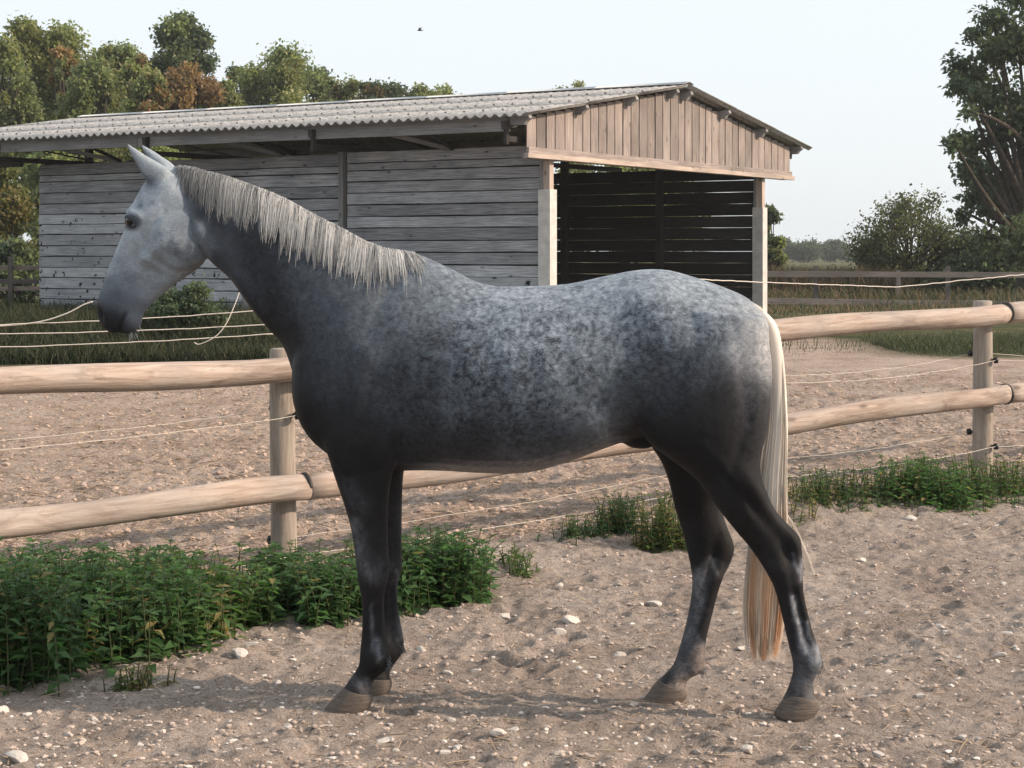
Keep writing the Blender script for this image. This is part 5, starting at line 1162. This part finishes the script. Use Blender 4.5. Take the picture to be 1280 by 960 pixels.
free_cord([(-30, 409), (20, 406), (55, 401), (85, 391), (104, 381), (116, 377)], 22.7, .008, 'loose white cord rising out of the grass below the muzzle')
free_cord([(299, 366), (293, 382), (283, 404), (270, 420), (250, 430), (243, 428)], 22.9, .006, 'loose white cord end hanging in a curve by the stub post')
cord('electric_cord', [tuple(P(850, 348, 21)), tuple(P(955, 353, 21.5)), tuple(P(1120, 359, 22)), tuple(P(1300, 341, 22.5))], .006, 'single white cord strung across the far side of the paddock', None, .0, .002)
e = empty('bramble_bush', tuple(P(235, 440, 27.5))); e.location.z = .2; bpy.data.objects.remove(e)
tree('bramble_bush', 'dark bramble bush against the peeling barn wall', 238, 352, 48, 25.6, G2 + [(.05, .075, .035)], 5500, .09, bottom=445, seedk=60, nb=16, z0=.2, cat='bush')

# ------------------------------------------------------------------ stones, clods, straw
def stone_mesh(seed, sub=2):
    import bmesh
    bm = bmesh.new(); bmesh.ops.create_icosphere(bm, subdivisions=sub, radius=1.0); r = random.Random(seed)
    dirs = [Vector((r.gauss(0, 1), r.gauss(0, 1), r.gauss(0, 1))).normalized() for _ in range(7)]; dist = [r.uniform(.3, .62) for _ in dirs]
    for v in bm.verts:
        for d, t in zip(dirs, dist):
            k = v.co.dot(d)
            if k > t: v.co -= d * (k - t) * .92
        v.co *= 1 + r.uniform(-.05, .05)
    me = bpy.data.meshes.new('stone'); bm.to_mesh(me); bm.free(); me.materials.append(M['stone']); return me
SM = [stone_mesh(s) for s in range(8)]
stones = [(300, 820, 15), (314, 812, 9), (347, 849, 8), (131, 826, 5), (118, 898, 9), (175, 933, 7), (247, 864, 5), (393, 893, 6), (459, 891, 6), (481, 928, 13), (564, 897, 7), (622, 924, 14), (713, 778, 14), (633, 768, 10), (588, 757, 8),
          (773, 815, 13), (816, 756, 12), (773, 736, 6), (655, 718, 12), (698, 790, 12), (680, 882, 9), (745, 874, 5), (793, 882, 9), (864, 880, 8), (560, 835, 7), (595, 835, 7), (527, 812, 8), (1138, 652, 9), (1145, 662, 5), (1208, 660, 5), (1245, 660, 6), (1082, 770, 8), (1088, 869, 10), (1258, 800, 10), (1254, 730, 5), (1050, 797, 4),
          (1078, 707, 8), (1062, 768, 5), (1033, 788, 5), (5, 888, 14), (20, 955, 20), (640, 912, 9), (870, 950, 6), (935, 945, 14), (700, 945, 10), (300, 945, 8), (1003, 698, 6), (1270, 632, 7), (1068, 832, 6), (1110, 842, 7), (540, 858, 6), (700, 733, 7), (748, 955, 7), (925, 805, 9), (690, 812, 5), (1180, 930, 6), (1120, 910, 5)]
_sr = random.Random(3)
while len(stones) < 125:
    px, py = _sr.uniform(5, 1275), 640 + 315 * _sr.random() ** .8
    if py > 905 - .22 * px if px < 640 else py > 740 - .11 * (px - 640): stones.append((px, py, _sr.uniform(3.0, 8.5)))
for i, (px, py, s) in enumerate(stones):
    x, D = gp(px, py); r_ = s / F * D * 1.05
    o = obj('stone', SM[i % 8]); o.location = (x, D, float(gz(x, D)) + r_ * .12); o.scale = (r_, r_ * random.uniform(.7, 1.0), r_ * random.uniform(.38, .6)); o.rotation_euler = (random.uniform(-.3, .3), random.uniform(-.3, .3), random.uniform(0, 6.3))
    own = {0: 'large pale stone at the foot of the nettle bank', 1: 'pale stone touching the larger one at the nettle bank', 2: 'pale stone on bare track between the nettles and the front hooves', 8: 'pale stone against the heel of the near front hoof', 13: 'pale stone just past the nettles under the belly', 15: 'broad pale stone in open sand before the far hind hoof', 18: 'white stone beside the small yellow green grass tuft',
           22: 'pale stone at the toe of the far hind hoof', 23: 'pale stone at the heel of the far hind hoof', 16: 'flat pale stone in front of the far hind cannon', 27: 'white stone below the bright green weed clump', 32: 'white stone in open sand behind the near hind hoof', 39: 'broad pale stone in front of the outermost nettles'}.get(i)
    tag(o, own or ('small pale stone lying in the sandy track' if s <= 6 else 'mid-sized pale stone lying in the sandy track' if s < 12 else 'large flat pale stone sunk in the sandy track'), 'stone', 'pale stones strewn over the track')
def scatter(name, mat, n, fn, size, sub=1, flat=.6):
    import bmesh
    bm = bmesh.new(); bmesh.ops.create_icosphere(bm, subdivisions=sub, radius=1.0); bv = np.array([v.co[:] for v in bm.verts]); bf = np.array([[v.index for v in f.verts] for f in bm.faces]); bm.free()
    X = np.array([fn() for _ in range(n)]); Z = gz(X[:, 0], X[:, 1]); sz = rng.uniform(0, 1, n) ** 2.2 * (size[1] - size[0]) + size[0]
    a = rng.uniform(0, 6.28, n); sx = rng.uniform(.7, 1.3, (n, 3)) * sz[:, None]; sx[:, 2] *= flat
    Bv = bv[None] * (1 + rng.uniform(-.28, .28, (n, len(bv), 1))) * sx[:, None]
    Vx = Bv[..., 0] * np.cos(a)[:, None] - Bv[..., 1] * np.sin(a)[:, None]; Vy = Bv[..., 0] * np.sin(a)[:, None] + Bv[..., 1] * np.cos(a)[:, None]
    Vv = np.stack([Vx + X[:, :1], Vy + X[:, 1:], Bv[..., 2] + Z[:, None] + sz[:, None] * .1], -1).reshape(-1, 3)
    Ff = (bf[None] + (np.arange(n) * len(bv))[:, None, None]).reshape(-1, 3)
    return obj(name, mesh_np(name, Vv, [Ff], smooth=False), mat)
def track_pt():
    while True:
        D = 5.8 + 7 * rng.random() ** 1.4; x = rng.uniform(-.31, .31) * D
        if (x - FA[0]) * fnor[0] + (D - FA[1]) * fnor[1] < -.1: return (x, D)
def pad_pt(lo=-.1, hi=14):
    while True:
        D = 8.5 + 14 * rng.random() ** 1.6; x = rng.uniform(-.31, .31) * D
        if (x - FA[0]) * fnor[0] + (D - FA[1]) * fnor[1] > lo: return (x, D)
tag(scatter('gravel', M['clod'], 6500, track_pt, (.003, .014)), 'small clods and grit strewn over the sandy track', 'grit', kind='stuff')
tag(scatter('pale_gravel', M['stone'], 650, track_pt, (.004, .015), flat=.45), 'small pale pebbles strewn over the sandy track', 'pebbles', kind='stuff')
tag(scatter('soil_clods', M['clod2'], 12000, pad_pt, (.005, .026)), 'crumbly brown soil clods churned up over the paddock', 'soil clods', kind='stuff')
def straw(n, fn, L):
    X = np.array([fn() for _ in range(n)]); a = rng.uniform(0, 6.28, n); l_ = rng.uniform(*L, n); Z = gz(X[:, 0], X[:, 1]) + rng.uniform(.004, .02, n)
    t = np.linspace(-.5, .5, 4)[None]; b = rng.normal(0, .15, n)[:, None]
    px_ = X[:, :1] + (t * np.cos(a)[:, None] - b * t * t * np.sin(a)[:, None]) * l_[:, None]; py_ = X[:, 1:] + (t * np.sin(a)[:, None] + b * t * t * np.cos(a)[:, None]) * l_[:, None]
    pz_ = Z[:, None] + t * l_[:, None] * rng.normal(0, .18, n)[:, None]
    Vv, Fv = tubes(np.stack([px_, py_, pz_], -1), np.full((n, 4), .0016) * rng.uniform(.7, 1.8, (n, 1)), 3, cap=False)
    me = mesh_np('straw', Vv, Fv); set_col(me, 'leaf', np.repeat(np.array([(.42, .33, .24)]) * rng.uniform(.6, 1.25, (n, 1)), 12, 0)); return obj('straw', me, M['straw'])
tag(straw(14000, pad_pt, (.03, .14)), 'dry straw wisps trodden into the paddock soil', 'straw', kind='stuff')
tag(straw(500, track_pt, (.02, .10)), 'few dry straw wisps lying on the sandy track', 'straw', kind='stuff')

# ------------------------------------------------------------------ bird
bl = P(525, 38, 55); bird = empty('flying_bird', tuple(bl)); tag(bird, 'small dark bird flying high above the barn roof', 'bird')
Vb, Fb = tubes(np.array([[(-.08, 0, 0), (-.05, 0, .005), (0, 0, .005), (.05, 0, 0), (.10, 0, -.005)]]), np.array([[.008, .02, .024, .014, .004]]), 8); obj('body', mesh_np('body', Vb, Fb), M['bird'], bird)
for s in (-1, 1):
    Vw = np.array([(-.035, s * .01, .01), (.03, s * .01, .008), (.02, s * .08, .055), (-.04, s * .08, .06), (.07, s * .17, .075)]); Vw2 = Vw - np.array([0, 0, .006])
    q = [np.array([[0, 1, 2, 3], [5, 8, 7, 6], [0, 5, 6, 1]]), np.array([[3, 2, 4], [8, 9, 7], [1, 6, 2], [6, 7, 2], [2, 7, 4], [7, 9, 4], [3, 4, 8], [4, 9, 8], [0, 3, 5], [3, 8, 5]])]
    obj('wing', mesh_np('wing', np.concatenate([Vw, Vw2]), q, smooth=False), M['bird'], bird)

# ------------------------------------------------------------------ thin even haze over the whole place
hz = obj('haze', mesh_np('haze', *box_np(-425, 425, -32, 625, -1.2, 17.0), smooth=False)); tag(hz, 'thin pale haze hanging over the whole place', 'haze', kind='stuff')
hmat = bpy.data.materials.new('haze'); hmat.use_nodes = True; hn = hmat.node_tree; hn.nodes.remove(hn.nodes['Principled BSDF'])
pv = hn.nodes.new('ShaderNodeVolumePrincipled'); pv.inputs['Density'].default_value = .0005; pv.inputs['Color'].default_value = (.93, .95, .97, 1); pv.inputs['Anisotropy'].default_value = .3
hn.links.new(pv.outputs[0], hn.nodes['Material Output'].inputs['Volume']); hz.data.materials.append(hmat)
